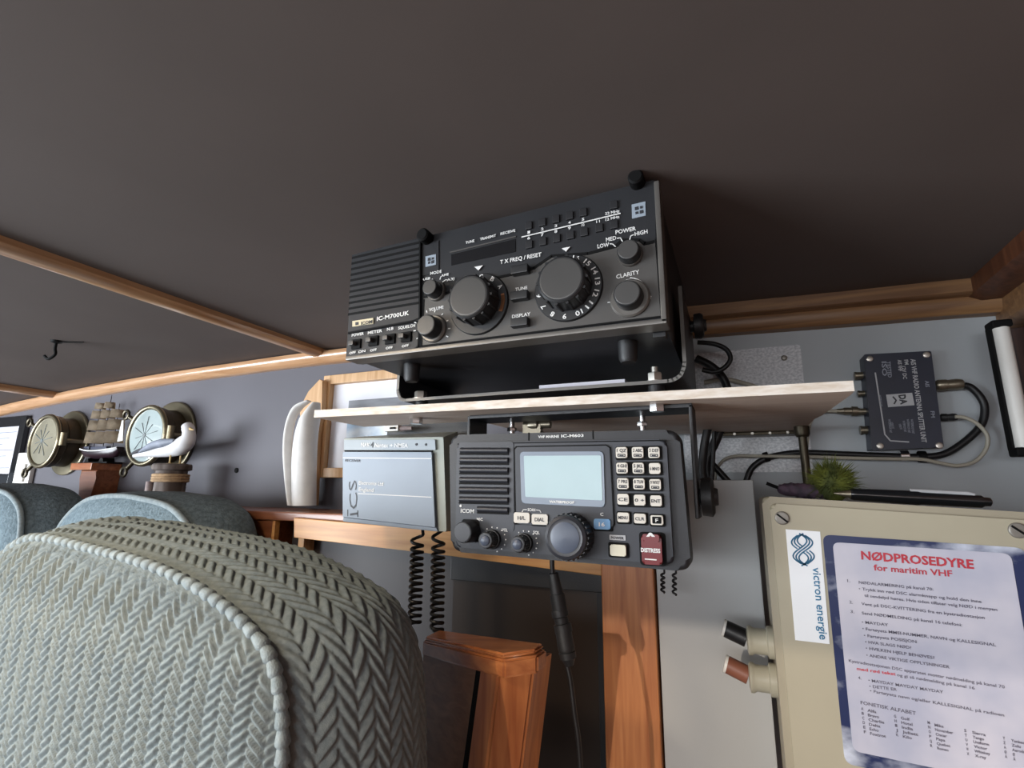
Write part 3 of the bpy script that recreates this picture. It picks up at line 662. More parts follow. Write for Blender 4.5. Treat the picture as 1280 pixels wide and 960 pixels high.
for (px, py, hh, pl) in ((526, 492, 0.006, 0), (819, 470, 0.009, 1)):
    p = P(px, py, 0.471); bm = B(); o = Vector((p.x, 0.471, zk + 0.0028))
    lathe(bm, o, (0, 0, 1), [(0, 0.0088), (0.0012, 0.0088), (0.0014, 0.006)], 24); hexnut(bm, o + Vector((0, 0, 0.0012)), (0, 0, 1), 0.0068, 0.0078)
    if pl: cyl(bm, o, o + Vector((0, 0, 0.0145)), 0.0034, 14)
    obj('bolt', bm, 'steel', br)
    bm = B(); cyl(bm, (p.x, 0.474, ZS1), (p.x, 0.474, zk), 0.0075, 16); obj('spacer', bm, 'black_plastic', br)
for sx, xx in ((1, bx1), (-1, bx0)):
    p = P(868, 356, 0.55); bm = B(); o = Vector((xx, 0.555, zb + 0.052))
    lathe(bm, o, (sx, 0, 0), [(0, 0.006), (0.003, 0.006), (0.004, 0.0135), (0.010, 0.014), (0.013, 0.012), (0.0135, 0.007), (0.016, 0.006)], 18); obj('clamp_knob', bm, 'black_plastic', t7)
bm = B(); X, Z = xz(826, 405, 0.40); box(bm, X - 0.006, X + 0.004, 0.395, 0.405, zb - 0.004, zb + 0.002, 0.0006); obj('latch', bm, 'black_plastic', t7)
# sheet of paper lying inside the bracket
bm = B(); a, b = P(684, 482, 0.50), P(787, 470, 0.50); 
slab(bm, [(a.x, 0.475), (b.x, 0.475), (b.x + 0.004, 0.575), (a.x + 0.004, 0.575)], zk + 0.003, zk + 0.0095); bevel(bm, bm.faces, 0.0004, 1)
tag(obj('booklet', bm, 'doc_paper'), 'bluish white booklet lying under the large black radio', 'booklet')
# ================================================================== VHF RADIO
YV = 0.42
tv_ = thing('marine_radio', 'black marine VHF radio with a pale screen hung below the shelf', 'radio', (-0.14, 0.47, Z0 - 0.06))
qv = lambda px, py: xz(px, py, YV)
BX = lambda bm, px, py, wpx, hpx, dep, r=0.0008, base=0.0: (lambda c, w, h: prism(bm, rrect(c[0], c[1], w, h, min(w, h) * 0.28), YV - dep, YV + 0.001 - base, r))(qv(px, py), (qv(px + wpx / 2, py)[0] - qv(px - wpx / 2, py)[0]) / 2, RAD(px, py, hpx / 2, YV))
outer = [(559, 543), (848, 536), (864, 716), (561, 690)]
bm = B(); prism(bm, rquad([qv(*p) for p in outer], 0.010, 6), YV + 0.004, YV + 0.030, 0.004, 3); obj('housing', bm, 'vhf_body', tv_)
bm = B(); prism(bm, rquad([qv(*p) for p in [(566, 552), (838, 545), (850, 704), (567, 682)]], 0.007, 6), YV + 0.028, YV + 0.10, 0.003); obj('rear_case', bm, 'vhf_body', tv_)
bm = B(); prism(bm, rquad([qv(*p) for p in [(571, 553), (833, 549), (842, 706), (569, 684)]], 0.006, 6), YV, YV + 0.01, 0.002, 3); obj('front_panel', bm, 'vhf_face', tv_)
bm = B()
for (a, b) in (((659, 540.5), (659, 550)), ((739.5, 537.5), (740, 548))): pstroke(bm, [a, b], 1.4, YV, -0.0035, 0.001)
pstroke(bm, [(572, 555), (833, 550.5)], 1.2, YV, 0.0004, 0.001); obj('groove_line', bm, 'deep_black', tv_)
bm = B(); prism(bm, rquad([qv(*p) for p in [(574, 553), (642, 552), (643, 664), (573, 660)]], 0.003), YV - 0.0006, YV + 0.002); gv = obj('speaker_grille', bm, 'vhf_face', tv_)
for i in range(7):
    ya = 563 + i * 12.2; yb = 563.2 + i * 12.4; xa = 576.5 - i * 0.2 if i < 6 else 598
    bm = B(); A, E_ = qv(xa, ya), qv(636, yb)
    for Y_, rr, nm in ((YV - 0.0006, 0.0028, 0),): tube(bm, [(A[0], YV - 0.0008, A[1]), (E_[0], YV - 0.0008, E_[1])], 0.0026, 10)
    s_ = obj('slat', bm, 'vhf_slat', gv)
    bm = B(); pstroke(bm, [(xa - 1, ya + 4.6), (636, yb + 4.6)], 2.2, YV, 0.0012, 0.001); obj('slot', bm, 'deep_black', s_)
# screen block
bm = B(); pts = [(643, 562), (644, 559), (764, 557), (767, 652), (752, 661), (700, 656), (646, 654)]; prism(bm, rquad([qv(*p) for p in [(643, 558.5), (763, 556.5), (768, 660), (645, 655)]], 0.004), YV - 0.0012, YV + 0.002, 0.0008); scb = obj('screen_surround', bm, 'vhf_face', tv_)
bm = B(); pstroke(bm, [(645, 655), (643.2, 562), (646, 558.5), (758, 556.5), (763, 560), (768, 655), (764, 662), (743, 660)], 1.5, YV, 0.0016, 0.001); obj('surround_line', bm, 'deep_black', scb)
bm = B(); prism(bm, rquad([qv(*p) for p in [(651, 565), (755, 564.5), (757, 634), (653, 629)]], 0.003), YV - 0.0022, YV, 0.0006); lf = obj('screen', bm, 'lcd_frame', tv_)
bm = B(); prism(bm, rquad([qv(*p) for p in [(656, 570), (752, 569.5), (754, 625.5), (658, 621)]], 0.0012), YV - 0.0026, YV - 0.001); obj('lcd', bm, 'lcd', lf, label='pale blue green display')
# keys
def key(px, py, w, h, m, txt=None, th=3.6, sub=None, prot=0.003, halo=True, tm='dark_ink', tw=0.6):
    if halo:
        bm = B(); BX(bm, px + 0.5, py + 0.4, w + 4, h + 4, 0.0009, 0.0); hl = obj('key_recess', bm, 'deep_black', tv_)
    bm = B(); BX(bm, px, py, w, h, prot); k = obj('key', bm, m, tv_)
    if txt or sub:
        bm = B()
        if txt: ptext(bm, txt, (px - w / 2 * tw, py + (th / 2 if not sub else -0.8)), (px + w / 2 * tw, py + (th / 2 if not sub else -0.8) + 0.3), th, YV, prot + 0.0003)
        if sub == 'box': pstroke(bm, [(px - 4.4, py + 2.0), (px + 4.4, py + 2.3), (px + 4.4, py + 5.0), (px - 4.4, py + 4.7), (px - 4.4, py + 2.0)], 1.0, YV, prot + 0.0003); pstroke(bm, [(px - 2.4, py + 3.6), (px + 2.4, py + 3.7)], 1.3, YV, prot + 0.0003)
        obj('key_lettering', bm, tm, k, smooth=0)
    return k
KX = [(777.7, 797.7, 818), (778.3, 798.5, 819), (779.3, 799.3, 819.6), (779.6, 800.2, 820.6)]
KY = [(566, 566, 566), (585.2, 585.4, 585.8), (604.6, 605, 605.8), (624, 625, 626)]
KT = [('1 QZ', '2 ABC', '3 DEF'), ('4 GHI', '5 JKL', '6 MNO'), ('7 PRS', '8 TUV', '9 WXY'), ('CE', '0 +', 'ENT')]
for r_ in range(4):
    bm = B(); BX(bm, KX[r_][1] + 0.5, KY[r_][1] + 0.4, 58, 17.5, 0.0009, 0.0); obj('key_recess', bm, 'deep_black', tv_)
    for c_ in range(3):
        key(KX[r_][c_], KY[r_][c_], 14, 13.4, 'key_white', KT[r_][c_], 4.2, 'box' if r_ < 3 and not (r_ == 1 and c_ == 2) else None, tw=0.84, halo=False)
for x_, y_, s_ in ((779.8, 646.6, 'MENU'), (800.6, 648, 'CLR')): key(x_, y_, 14.5, 12, 'key_white', s_, 4, tw=0.8)
key(821.6, 650, 15.5, 12, 'key_white', None); bm = B(); BX(bm, 821.6, 650, 11, 8.6, 0.0036, 0.0); kk = obj('function_mark', bm, 'deep_black', tv_); bm = B(); ptext(bm, 'F', (820.2, 652.2), (823.6, 652.3), 4.4, YV, 0.004); obj('key_lettering', bm, 'white_ink', kk, smooth=0)
key(653.5, 647, 19.5, 13, 'key_white', 'H/L', 4.6, tw=0.5); key(676, 649, 20, 13, 'key_white', 'DIAL', 4.6, tw=0.6)
key(753.5, 655, 20.5, 13, 'key_blue', '16', 5, tw=0.36, tm='white_ink')
bm = B(); BX(bm, 773.5, 687.5, 26, 19, 0.0006, 0.0); obj('key_recess', bm, 'deep_black', tv_)
key(773.5, 687.5, 19.5, 14, 'power_key', None, prot=0.0035, halo=False)
bm = B(); BX(bm, 772, 672, 20, 6.4, 0.0006, 0.0); pw = obj('power_label', bm, 'label_grey', tv_); bm = B(); ptext(bm, 'POWER', (764, 673.6), (780, 674.4), 3.6, YV, 0.0009); obj('key_lettering', bm, 'dark_ink', pw, smooth=0)
# distress flap
bm = B(); BX(bm, 816, 686, 33, 42, 0.0010, 0.0); obj('distress_recess', bm, 'deep_black', tv_)
bm = B(); BX(bm, 816, 686.5, 25, 36, 0.0065, 0.002); BX(bm, 815.5, 671.5, 20, 9, 0.0085, 0.001); dk = obj('distress_flap', bm, 'distress_red', tv_, label='clear red distress flap')
bm = B(); ptext(bm, 'DISTRESS', (803, 688.6), (827, 690), 5, YV, 0.0068, bold=0.04); pstroke(bm, [(808, 697.5), (822, 698.6)], 1.5, YV, 0.0068); ptext(bm, '^', (810, 672), (821, 672.2), 7, YV, 0.0088, bold=0.06); obj('distress_lettering', bm, 'white_ink', dk, smooth=0)
# printed marks
bm = B(); ptext(bm, 'VHF MARINE', (671, 547.0), (697, 546.4), 3.2, YV, -0.0036); ptext(bm, 'IC-M603', (700, 546.2), (728, 545.4), 3.6, YV, -0.0036)
ptext(bm, 'ICOM', (576.5, 640.6), (593, 641.4), 5, YV, 0.001); c_ = qv(576.5, 632.3); lathe(bm, (c_[0], YV - 0.0008, c_[1]), (0, -1, 0), [(0, 0.0012), (0.0003, 0.0012)], 14)
ptext(bm, 'WATERPROOF', (688, 628.4), (719, 629.6), 3.0, YV, 0.003, bold=0.05); ptext(bm, 'MIC', (596.6, 650.6), (604, 650.9), 3.6, YV, 0.001); ptext(bm, 'VOL', (628, 664), (635, 664.4), 4, YV, 0.001); ptext(bm, 'SQL', (667, 667.2), (675, 667.6), 4, YV, 0.001)
ptext(bm, 'SCAN', (660.5, 638.6), (670, 639), 3.6, YV, 0.0018); pstroke(bm, [(653.5, 640), (655, 637), (659.5, 637)], 0.8, YV, 0.0018); pstroke(bm, [(671, 637.4), (675.5, 637.8), (677, 640.6)], 0.8, YV, 0.0018); ptext(bm, 'C', (751, 644.6), (755, 644.7), 4, YV, 0.0018)
for cx, cy, rr in ((617, 674.5, 15.5), (656.5, 679, 15.5)):
    for k in range(9):
        a = math.radians(-120 + k * 24); c_ = qv(cx + rr * math.cos(a), cy + rr * math.sin(a)); lathe(bm, (c_[0], YV - 0.0004, c_[1]), (0, -1, 0), [(0, 0.0006), (0.0004, 0.0006)], 8)
obj('lettering', bm, 'white_ink', tv_, smooth=0, label='white printed lettering')
# knobs
bm = B(); BX(bm, 588.5, 663, 22, 28, 0.0014, 0.0005); obj('socket_collar', bm, 'deep_black', tv_)
knob(tv_, 589, 664, 13.5, YV, 0.016, 'microphone_cap', face='vhf_slat')
for px, py in ((615.5, 674), (655, 678.6)):
    kb, X, Z, r = knob(tv_, px, py, 10.5, YV, 0.014, 'rotary_knob', skirt=12.5, face='vhf_slat', flutes=12)
    bm = B(); lathe(bm, (X, YV - 0.0145, Z), (0, -1, 0), [(0, r * 0.62), (0.001, r * 0.6), (0.0018, r * 0.42), (0.002, 0.0002)], 24); obj('knob_boss', bm, 'knob_blue', kb)
kb, X, Z, r = knob(tv_, 716, 669.5, 27.5, YV, 0.020, 'channel_selector', face='vhf_face', flutes=28)
bm = B(); lathe(bm, (X, YV - 0.020, Z), (0, -1, 0), [(-0.002, r * 1.0), (0.001, r * 0.96), (0.0022, r * 0.82), (0.0016, r * 0.70)], 48); obj('selector_ring', bm, 'vhf_slat', kb)
bm = B(); lathe(bm, (X, YV - 0.0205, Z), (0, -1, 0), [(0, r * 0.69), (0.0014, r * 0.68), (0.0022, r * 0.5), (0.0026, r * 0.01)], 40); obj('selector_face', bm, 'knob_blue', kb)
# bracket to the shelf
xr_ = qv(850, 600)[0]; xl_ = qv(562, 600)[0]
zv1 = qv(700, 541)[1]
bm = B(); box(bm, xl_ + 0.0, xr_ + 0.010, YV + 0.035, YV + 0.075, ZS0 - 0.004, ZS0 - 0.0002, 0.0008)
box(bm, xr_ + 0.007, xr_ + 0.010, YV + 0.035, YV + 0.075, Z0 - 0.02, ZS0 - 0.001, 0.0008); box(bm, xl_ - 0.002, xl_ + 0.001, YV + 0.035, YV + 0.075, Z0 - 0.02, ZS0 - 0.001, 0.0008)
br = obj('bracket', bm, 'black_metal', tv_)
for px in (523, 822):
    p = P(px, 509, 0.455); bm = B(); hexnut(bm, (p.x, 0.4525, ZS0), (0, 0, -1), 0.0066, 0.0068); obj('nut', bm, 'chrome', br)
for px in (640, 803):
    bm = B(); p = P(px, 528, 0.49); cyl(bm, (p.x, 0.49, ZS0 - 0.004), (p.x, 0.49, zv1), 0.003, 12); hexnut(bm, (p.x, 0.49, ZS0 - 0.010), (0, 0, -1), 0.005, 0.004); obj('bracket_bolt', bm, 'chrome', br)
for sx, xx in ((1, xr_ + 0.010),):
    p = P(880, 621, 0.47); bm = B(); lathe(bm, (xx - 0.004, YV + 0.055, p.z), (sx, 0, 0), [(0, 0.006), (0.005, 0.007), (0.006, 0.016), (0.014, 0.017), (0.016, 0.014), (0.016, 0.008), (0.019, 0.007)], 14); obj('clamp_knob', bm, 'black_plastic', tv_)
bm = B(); p = P(655, 532, 0.50); cyl(bm, (p.x, 0.50, p.z), (p.x + 0.03, 0.50, p.z), 0.004, 12); lathe(bm, (p.x + 0.006, 0.5, p.z), (1, 0, 0), [(0, 0.005), (0.004, 0.006), (0.01, 0.006), (0.012, 0.004)], 12); box(bm, p.x, p.x + 0.02, 0.496, 0.504, zv1 - 0.002, p.z); obj('antenna_connector', bm, 'nickel', tv_)
# ================================================================== NAVTEX PRINTER
YI = 0.515
tp = thing('navtex_receiver', 'light grey box with a flap door hung left of the VHF radio', 'receiver', (-0.385, 0.55, Z0 - 0.045))
qi = lambda px, py: xz(px, py, YI)
rim = [(429.5, 549), (549, 548), (557, 664), (429.5, 652)]
bm = B(); A = [qi(*p) for p in [(429, 548), (553, 546), (557, 665), (429.5, 652)]]
prism(bm, rquad(A, 0.002), YI + 0.002, 0.5915, 0.001); obj('body', bm, 'printer_rim', tp)
bm = B(); f = [Vector((*qi(*p), 0)) for p in [(429, 549), (546, 548), (546, 664), (429.5, 652)]]
a, b = A[0], A[1]
v = [bm.verts.new((a[0], YI + 0.002, a[1])), bm.verts.new((b[0], YI + 0.002, b[1])), bm.verts.new((b[0], YI + 0.035, b[1] + 0.010)), bm.verts.new((a[0] + 0.004, YI + 0.035, a[1] + 0.006))]
w = [bm.verts.new(x.co + Vector((0, 0.004, -0.008))) for x in v]
bm.faces.new(v); bm.faces.new(list(reversed(w)))
for i in range(4): bm.faces.new((v[i], w[i], w[(i + 1) % 4], v[(i + 1) % 4]))
obj('sloping_top', bm, 'printer_rim', tp)
bm = B(); prism(bm, rquad([qi(*p) for p in [(430.5, 550), (544, 549.5), (545, 562.5), (430.5, 562.5)]], 0.001), YI - 0.0008, YI + 0.004, 0.0004); tb = obj('title_strip', bm, 'printer_grey', tp)
bm = B(); prism(bm, [qi(*p) for p in [(430.5, 562.8), (540, 563), (540, 565.2), (430.5, 564.6)]], YI - 0.0002, YI + 0.004); obj('slot', bm, 'deep_black', tp)
bm = B(); prism(bm, rquad([qi(*p) for p in [(430.5, 565), (541, 565.4), (545.5, 659), (430.5, 646)]], 0.0008), YI - 0.003, YI + 0.003, 0.0006); dr = obj('door', bm, 'printer_door', tp)
bm = B(); pstroke(bm, [(541.3, 567), (546, 661)], 1.3, YI, 0.0006); obj('door_gap', bm, 'dark_ink', dr)
bm = B(); pstroke(bm, [(431, 572.5), (541, 573.5)], 1.0, YI, 0.0034, 0.0006); pstroke(bm, [(450, 617), (541, 621.5)], 1.0, YI, 0.0034, 0.0004); ptext(bm, 'Electronics Ltd', (450.5, 605.6), (481, 607), 4.6, YI, 0.0034); ptext(bm, 'England', (450.5, 613.8), (469, 615), 4.8, YI, 0.0034); obj('door_lettering', bm, 'white_ink', dr, smooth=0)
bm = B(); ptext(bm, 'RECEIVER', (433.5, 577), (453, 577.6), 3, YI, 0.0034); ptext(bm, 'ICS', (449.5, 643), (447.6, 600), 13.5, YI, 0.0034, bold=-0.008); pstroke(bm, [(436.8, 637), (436.8, 645)], 1.0, YI, 0.0034); pstroke(bm, [(449.3, 638), (449.3, 646)], 1.0, YI, 0.0034); obj('maker_lettering', bm, 'dark_ink', dr, smooth=0)
bm = B(); ptext(bm, 'NAV', (452, 558.4), (462.5, 558.4), 5.2, YI, 0.0012, bold=0.03); ptext(bm, 'Navtex', (469, 559), (486, 559.2), 5.2, YI, 0.0012, bold=0.03); ptext(bm, '+', (487.6, 559), (492, 559), 4.6, YI, 0.0012, bold=0.03); ptext(bm, 'NMEA', (493.5, 559.2), (510.5, 559.4), 5.2, YI, 0.0012, bold=0.03); obj('title_lettering', bm, 'white_ink', tb, smooth=0)
bm = B(); ptext(bm, '4', (463.4, 559.4), (467.6, 559.4), 7, YI, 0.0012, bold=0.02); obj('numeral', bm, 'dark_ink', tb, smooth=0)
for px, py in ((521, 555.6), (533, 555.8)):
    bm = B(); c = qi(px, py); lathe(bm, (c[0], YI - 0.0004, c[1]), (0, -1, 0), [(0, 0.0017), (0.0012, 0.0014)], 12); obj('indicator_light', bm, 'dark_ink', tb)
bm = B(); prism(bm, [qi(*p) for p in [(429.5, 646.5), (545.5, 659.5), (548, 664.5), (429.5, 652)]], YI - 0.001, YI + 0.003, 0.0004); obj('bottom_lip', bm, 'printer_base', tp)
bm = B(); box(bm, A[0][0] + 0.030, A[1][0] + 0.012, YI + 0.050, YI + 0.062, A[0][1] - 0.012, A[0][1] + 0.022, 0.0008); obj('back_plate', bm, 'black_metal', tp)
# small white plug lying on top of it
t = thing('cable_plug', 'small white plug lying on the grey box under the shelf', 'plug', (-0.4, 0.545, Z0 + 0.06))
p0, p1 = P(483, 536.5, 0.545), P(521, 535.5, 0.545)
bm = B(); box(bm, p0.x, p0.x + 0.022, 0.540, 0.551, p0.z - 0.0035, p0.z + 0.0045, 0.001); obj('housing', bm, 'plastic_white', t)
bm = B(); cyl(bm, (p0.x + 0.022, 0.5455, p0.z), (p0.x + 0.040, 0.5455, p0.z), 0.0038, 12, 0.0022); obj('strain_relief', bm, 'post_pale', t)
bm = B(); box(bm, p0.x + 0.010, p0.x + 0.018, 0.5385, 0.5395 + 0.001, p0.z - 0.001, p0.z + 0.0015); obj('clip', bm, 'deep_black', t)
# ================================================================== CORDS
def spiral(px, py0, py1, Y, r, label, phase):
    a, b = P(px[0], py0, Y), P(px[1], py1, Y); L = (b - a).length; pts = []; s = 0.0; ph = phase
    tot = 0; k = 0; N = 520
    for i in range(N + 1):
        f = i / N; pitch = 0.0185 - 0.0115 * min(1, f / 0.16)
        ph += 2 * math.pi * (L / N) / pitch
        c = a.lerp(b, f); pts.append((c.x + r * math.cos(ph), c.y + r * math.sin(ph), c.z))
    t = thing('coiled_cord', label, 'cord', (a.x, a.y, b.z), 'coiled black cords')
    bm = B(); tube(bm, pts, 0.00195, 7); obj('coil', bm, 'cable_black', t)
    bm = B(); tube(bm, smoothpts([(a.x + r * math.cos(phase), a.y + r * math.sin(phase), a.z), (a.x, a.y + 0.012, a.z + 0.006), (a.x, a.y + 0.03, a.z + 0.012)], 5), 0.002, 7); obj('cord_end', bm, 'cable_black', t)
spiral((522, 518), 668, 782, 0.535, 0.0066, 'left one of the two black coiled cords hanging below the grey box', 0.6)
spiral((548, 546), 669, 790, 0.535, 0.0066, 'right one of the two black coiled cords hanging beside the VHF radio', 2.6)
t = thing('microphone_cable', 'straight black cable with an inline plug hanging below the VHF radio', 'cable', (-0.15, 0.45, 1.0))
pts = [P(*p, 0.452) for p in [(690, 692), (690.5, 712), (693, 740), (701, 776), (707, 822), (713, 850), (718, 890), (723, 925), (726, 970), (727, 1040)]]
bm = B(); tube(bm, smoothpts(pts, 6), 0.0021, 10); obj('cable', bm, 'cable_black', t)
def seg(a, b, rs):
    a, b = P(*a, 0.452), P(*b, 0.452); L = (b - a).length; bm = B(); lathe(bm, a, b - a, [(L * f, r) for f, r in rs], 18); return bm
obj('upper_plug', seg((691.5, 716), (700, 764), [(0, 0.003), (0.02, 0.0045), (0.3, 0.005), (0.55, 0.0058), (0.56, 0.0066), (1, 0.0068)]), 'black_plastic', t)
obj('coupling_ring', seg((699, 762), (705, 790), [(0, 0.0068), (0.1, 0.0074), (0.3, 0.0074), (0.34, 0.0062), (0.6, 0.0062), (0.64, 0.0078), (1, 0.0078)]), 'black_plastic', t)
obj('lower_plug', seg((704, 788), (712, 832), [(0, 0.0070), (0.5, 0.0074), (0.6, 0.0066), (0.62, 0.0074), (0.8, 0.0070), (0.82, 0.006), (1, 0.0035)]), 'black_plastic', t)
for k, (px, y0, y1, lb) in enumerate(((828.5, 716, 741, 'left and shorter of two thin dark cord ends hanging behind the VHF radio'), (843, 716, 744, 'right and longer of two thin dark cord ends hanging behind the VHF radio'))):
    bm = B(); pts = []
    for i in range(61):
        f = i / 60; c = P(px, y0 + (y1 - y0) * f, 0.545); pts.append((c.x + 0.0016 * math.cos(f * 26), c.y + 0.0016 * math.sin(f * 26), c.z + (0.012 if i == 0 else 0)))
    tube(bm, pts, 0.0011, 6); tag(obj('cord_end', bm, 'cable_black'), lb, 'cord')
# ================================================================== FRAMED PICTURE AND HORNS
YW_ = YW - 0.001
t = thing('framed_picture', 'light wood framed picture with white mount behind the grey box', 'picture', (-0.6, YW, Z0 + 0.02))
fx0, fz0 = xz(393.5, 597, YW - 0.018); fz1 = xz(403, 470, YW - 0.018)[1]; fx1 = fx0 + 0.27; w = 0.017
for (a, b, c, d, nm) in ((fx0, fx0 + w, fz0, fz1, 0), (fx1 - w, fx1, fz0, fz1, 0), (fx0 + w, fx1 - w, fz0, fz0 + w, 1), (fx0 + w, fx1 - w, fz1 - w, fz1, 1)):
    bm = B(); box(bm, a, b, YW - 0.018, YW_, c, d, 0.0012); obj('frame_bar', bm, 'light_frame_wood', t)
bm = B(); box(bm, fx0 + w, fx1 - w, YW - 0.007, YW_, fz0 + w, fz1 - w); mt = obj('mount', bm, 'paper_white', t)
bm = B(); box(bm, fx0 + w + 0.038, fx1 - w - 0.038, YW - 0.0076, YW - 0.0068, fz0 + w + 0.105, fz1 - w - 0.032); obj('print_top', bm, 'picture_grey', mt, label='grey upper band of the print')
bm = B(); box(bm, fx0 + w + 0.038, fx1 - w - 0.038, YW - 0.0076, YW - 0.0068, fz0 + w + 0.032, fz0 + w + 0.105); obj('print_bottom', bm, 'picture_blue', mt, label='blue and white lower band of the print')
YH = 0.655
def horn(name, label, left, right, Y, depth):
    Lp = smoothpts([(*xz(*p, Y), 0) for p in left], 6); Rp = smoothpts([(*xz(*p, Y), 0) for p in right], 6); bm = B(); rings = []
    for a, b in zip(Lp, Rp):
        c = (a + b) / 2; h = max((b - a).length / 2, 0.0008); u = (b - a).normalized(); ring = []
        for k in range(14):
            t_ = 2 * math.pi * k / 14; q = c + u * h * math.cos(t_); ring.append(bm.verts.new((q.x, Y + min(depth, h * 1.3 + 0.003) * math.sin(t_), q.y)))
        rings.append(ring)
    for r0, r1 in zip(rings, rings[1:]):
        for k in range(14): bm.faces.new((r0[k], r0[(k + 1) % 14], r1[(k + 1) % 14], r1[k]))
    bm.faces.new(rings[0]); bm.faces.new(list(reversed(rings[-1])))
    return tag(obj(name, bm, 'horn_white', smooth=60), label, 'ornament', 'white curved horns')
horn('curved_horn', 'narrow left one of the two white curved horns standing on the ledge', [(362, 631.5), (358.5, 600), (356.5, 566), (358, 540), (363, 520), (371, 507), (385, 500)], [(366.5, 632), (363.5, 600), (362, 566), (363.5, 540), (367.5, 523), (375, 511), (387, 502)], YH, 0.014)
horn('curved_horn', 'wide right one of the two white curved horns standing by the picture frame', [(370, 632), (369, 600), (369.5, 570), (373, 545), (379, 527), (386, 514), (393, 504)], [(390.5, 632), (391.5, 600), (392, 570), (393, 545), (394.5, 527), (396.5, 513), (398, 503)], YH, 0.02)
bm = B(); prism(bm, [xz(*p, 0.70) for p in [(374, 510), (385, 489), (399, 474), (404, 476), (402, 512), (396, 545), (392, 632), (378, 632), (376, 545)]], 0.70, 0.712, 0.002)
tag(obj('backing_board', bm, 'light_frame_wood'), 'tan wooden board leaning behind the white horns', 'board')
# ================================================================== PORTHOLES, SHIP, GULL, NOTICE
def porthole(cxp, cyp, dial, label):
    Yf = 0.672; c = P(cxp, cyp, Yf); t = thing('brass_porthole', label, 'porthole', (c.x, YW, c.z), 'brass portholes')
    y = (0, -1, 0); o = Vector((c.x, YW - 0.002, c.z))
    bm = B(); lathe(bm, o, y, [(0, 0.080), (0.004, 0.080), (0.006, 0.077), (0.006, 0.058)], 40); obj('flange', bm, 'brass_old', t)
    bm = B(); lathe(bm, o, y, [(0.004, 0.060), (0.030, 0.058), (0.034, 0.062), (0.046, 0.062), (0.048, 0.060)], 40); obj('barrel', bm, 'brass_dark', t)
    bm = B(); R_, n = 0.060, 40; r2 = 0.0055
    ring = [(c.x + R_ * math.cos(2 * math.pi * k / n), Yf + 0.004, c.z + R_ * math.sin(2 * math.pi * k / n)) for k in range(n + 1)]
    tube(bm, ring, r2, 10); obj('rim', bm, 'brass_old', t)
    bm = B(); lathe(bm, (c.x, Yf + 0.007, c.z), y, [(0, 0.058), (0.004, 0.057), (0.0065, 0.04), (0.0078, 0.001)], 40); g = obj('dial', bm, dial, t)
    bm = B()
    for k in range(10):
        a = 2 * math.pi * (k + 0.3) / 10; r0, r1 = 0.004, (0.030 if k % 2 else 0.040)
        stroke(bm, [(c.x + r0 * math.cos(a), c.z + r0 * math.sin(a)), (c.x + r1 * math.cos(a), c.z + r1 * math.sin(a))], 0.0005, Yf, 0.0012, 0.0008)
    lathe(bm, (c.x, Yf, c.z), y, [(0, 0.005), (0.002, 0.004)], 14); obj('dial_marks', bm, 'mark_grey', g)
    for a in (150, 232):
        a = math.radians(a); q = Vector((c.x + 0.066 * math.cos(a), Yf + 0.012, c.z + 0.066 * math.sin(a))); e = Vector((math.cos(a), -0.25, math.sin(a)))
        bm = B(); cyl(bm, q, q + e * 0.022, 0.0045, 10)
        k0 = q + e * 0.030; tube(bm, [k0 + Vector((0.009 * math.cos(2 * math.pi * i / 14), 0, 0.009 * math.sin(2 * math.pi * i / 14))) for i in range(15)], 0.0032, 8); obj('ring_bolt', bm, 'brass_dark', t)
    bm = B(); cyl(bm, (c.x + 0.069, Yf + 0.008, c.z - 0.012), (c.x + 0.069, Yf + 0.008, c.z + 0.018), 0.007, 12); cyl(bm, (c.x + 0.066, Yf + 0.012, c.z), (c.x + 0.070, YW - 0.006, c.z), 0.005, 10); obj('hinge', bm, 'brass_old', t)
    return t
porthole(181, 544, 'dial_pale', 'brass porthole with bright pale dial behind the seagull')
porthole(53, 551, 'dial_cream', 'brass porthole with dull cream dial beside the notice and white switch')
# corbel and ship
t = thing('wall_bracket', 'small red brown wooden wall bracket under the model ship', 'bracket', (-1.26, 0.70, ZL))
YB = 0.668; a = P(88, 583.5, YB); b = P(114, 583.5, YB); zt_ = a.z + 0.008
bm = B(); box(bm, a.x, b.x, YB, YW_, zt_ - 0.015, zt_, 0.001); obj('top_board', bm, 'varnished_cap', t)
xm = (a.x + b.x) / 2 + 0.012
bm = B(); prism(bm, [(xm - 0.034, zt_ - 0.015), (xm + 0.030, zt_ - 0.015), (xm + 0.026, zt_ - 0.032), (xm + 0.023, ZL), (xm - 0.024, ZL), (xm - 0.028, zt_ - 0.032)], YB + 0.012, YW_, 0.004); obj('corbel', bm, 'red_wood', t)
t = thing('model_ship', 'model sailing ship with tan sails on the wooden wall bracket', 'model ship', (xm, 0.698, zt_))
ys = 0.698; sc = 1.0
bm = B(); L = 0.135; hz = zt_ + 0.030; rings = []
for i in range(13):
    f = i / 12; x = xm - L / 2 + L * f; wv = 0.016 * math.sin(math.pi * min(1, 0.12 + 0.8 * f)) ** 0.6 + 0.001; sh = 0.006 * (2 * f - 1) ** 2
    rings.append([bm.verts.new((x, ys + wv * math.cos(math.pi * k / 8), hz + sh - (0.020 if 0.08 < f < 0.95 else 0.010) * math.sin(math.pi * k / 8))) for k in range(9)])
for r0, r1 in zip(rings, rings[1:]):
    for k in range(8): bm.faces.new((r0[k], r0[k + 1], r1[k + 1], r1[k]))
    bm.faces.new((r0[0], r1[0], r1[8], r0[8]))
bm.faces.new(rings[0]); bm.faces.new(list(reversed(rings[-1]))); hl = obj('hull', bm, 'hull_dark', t)
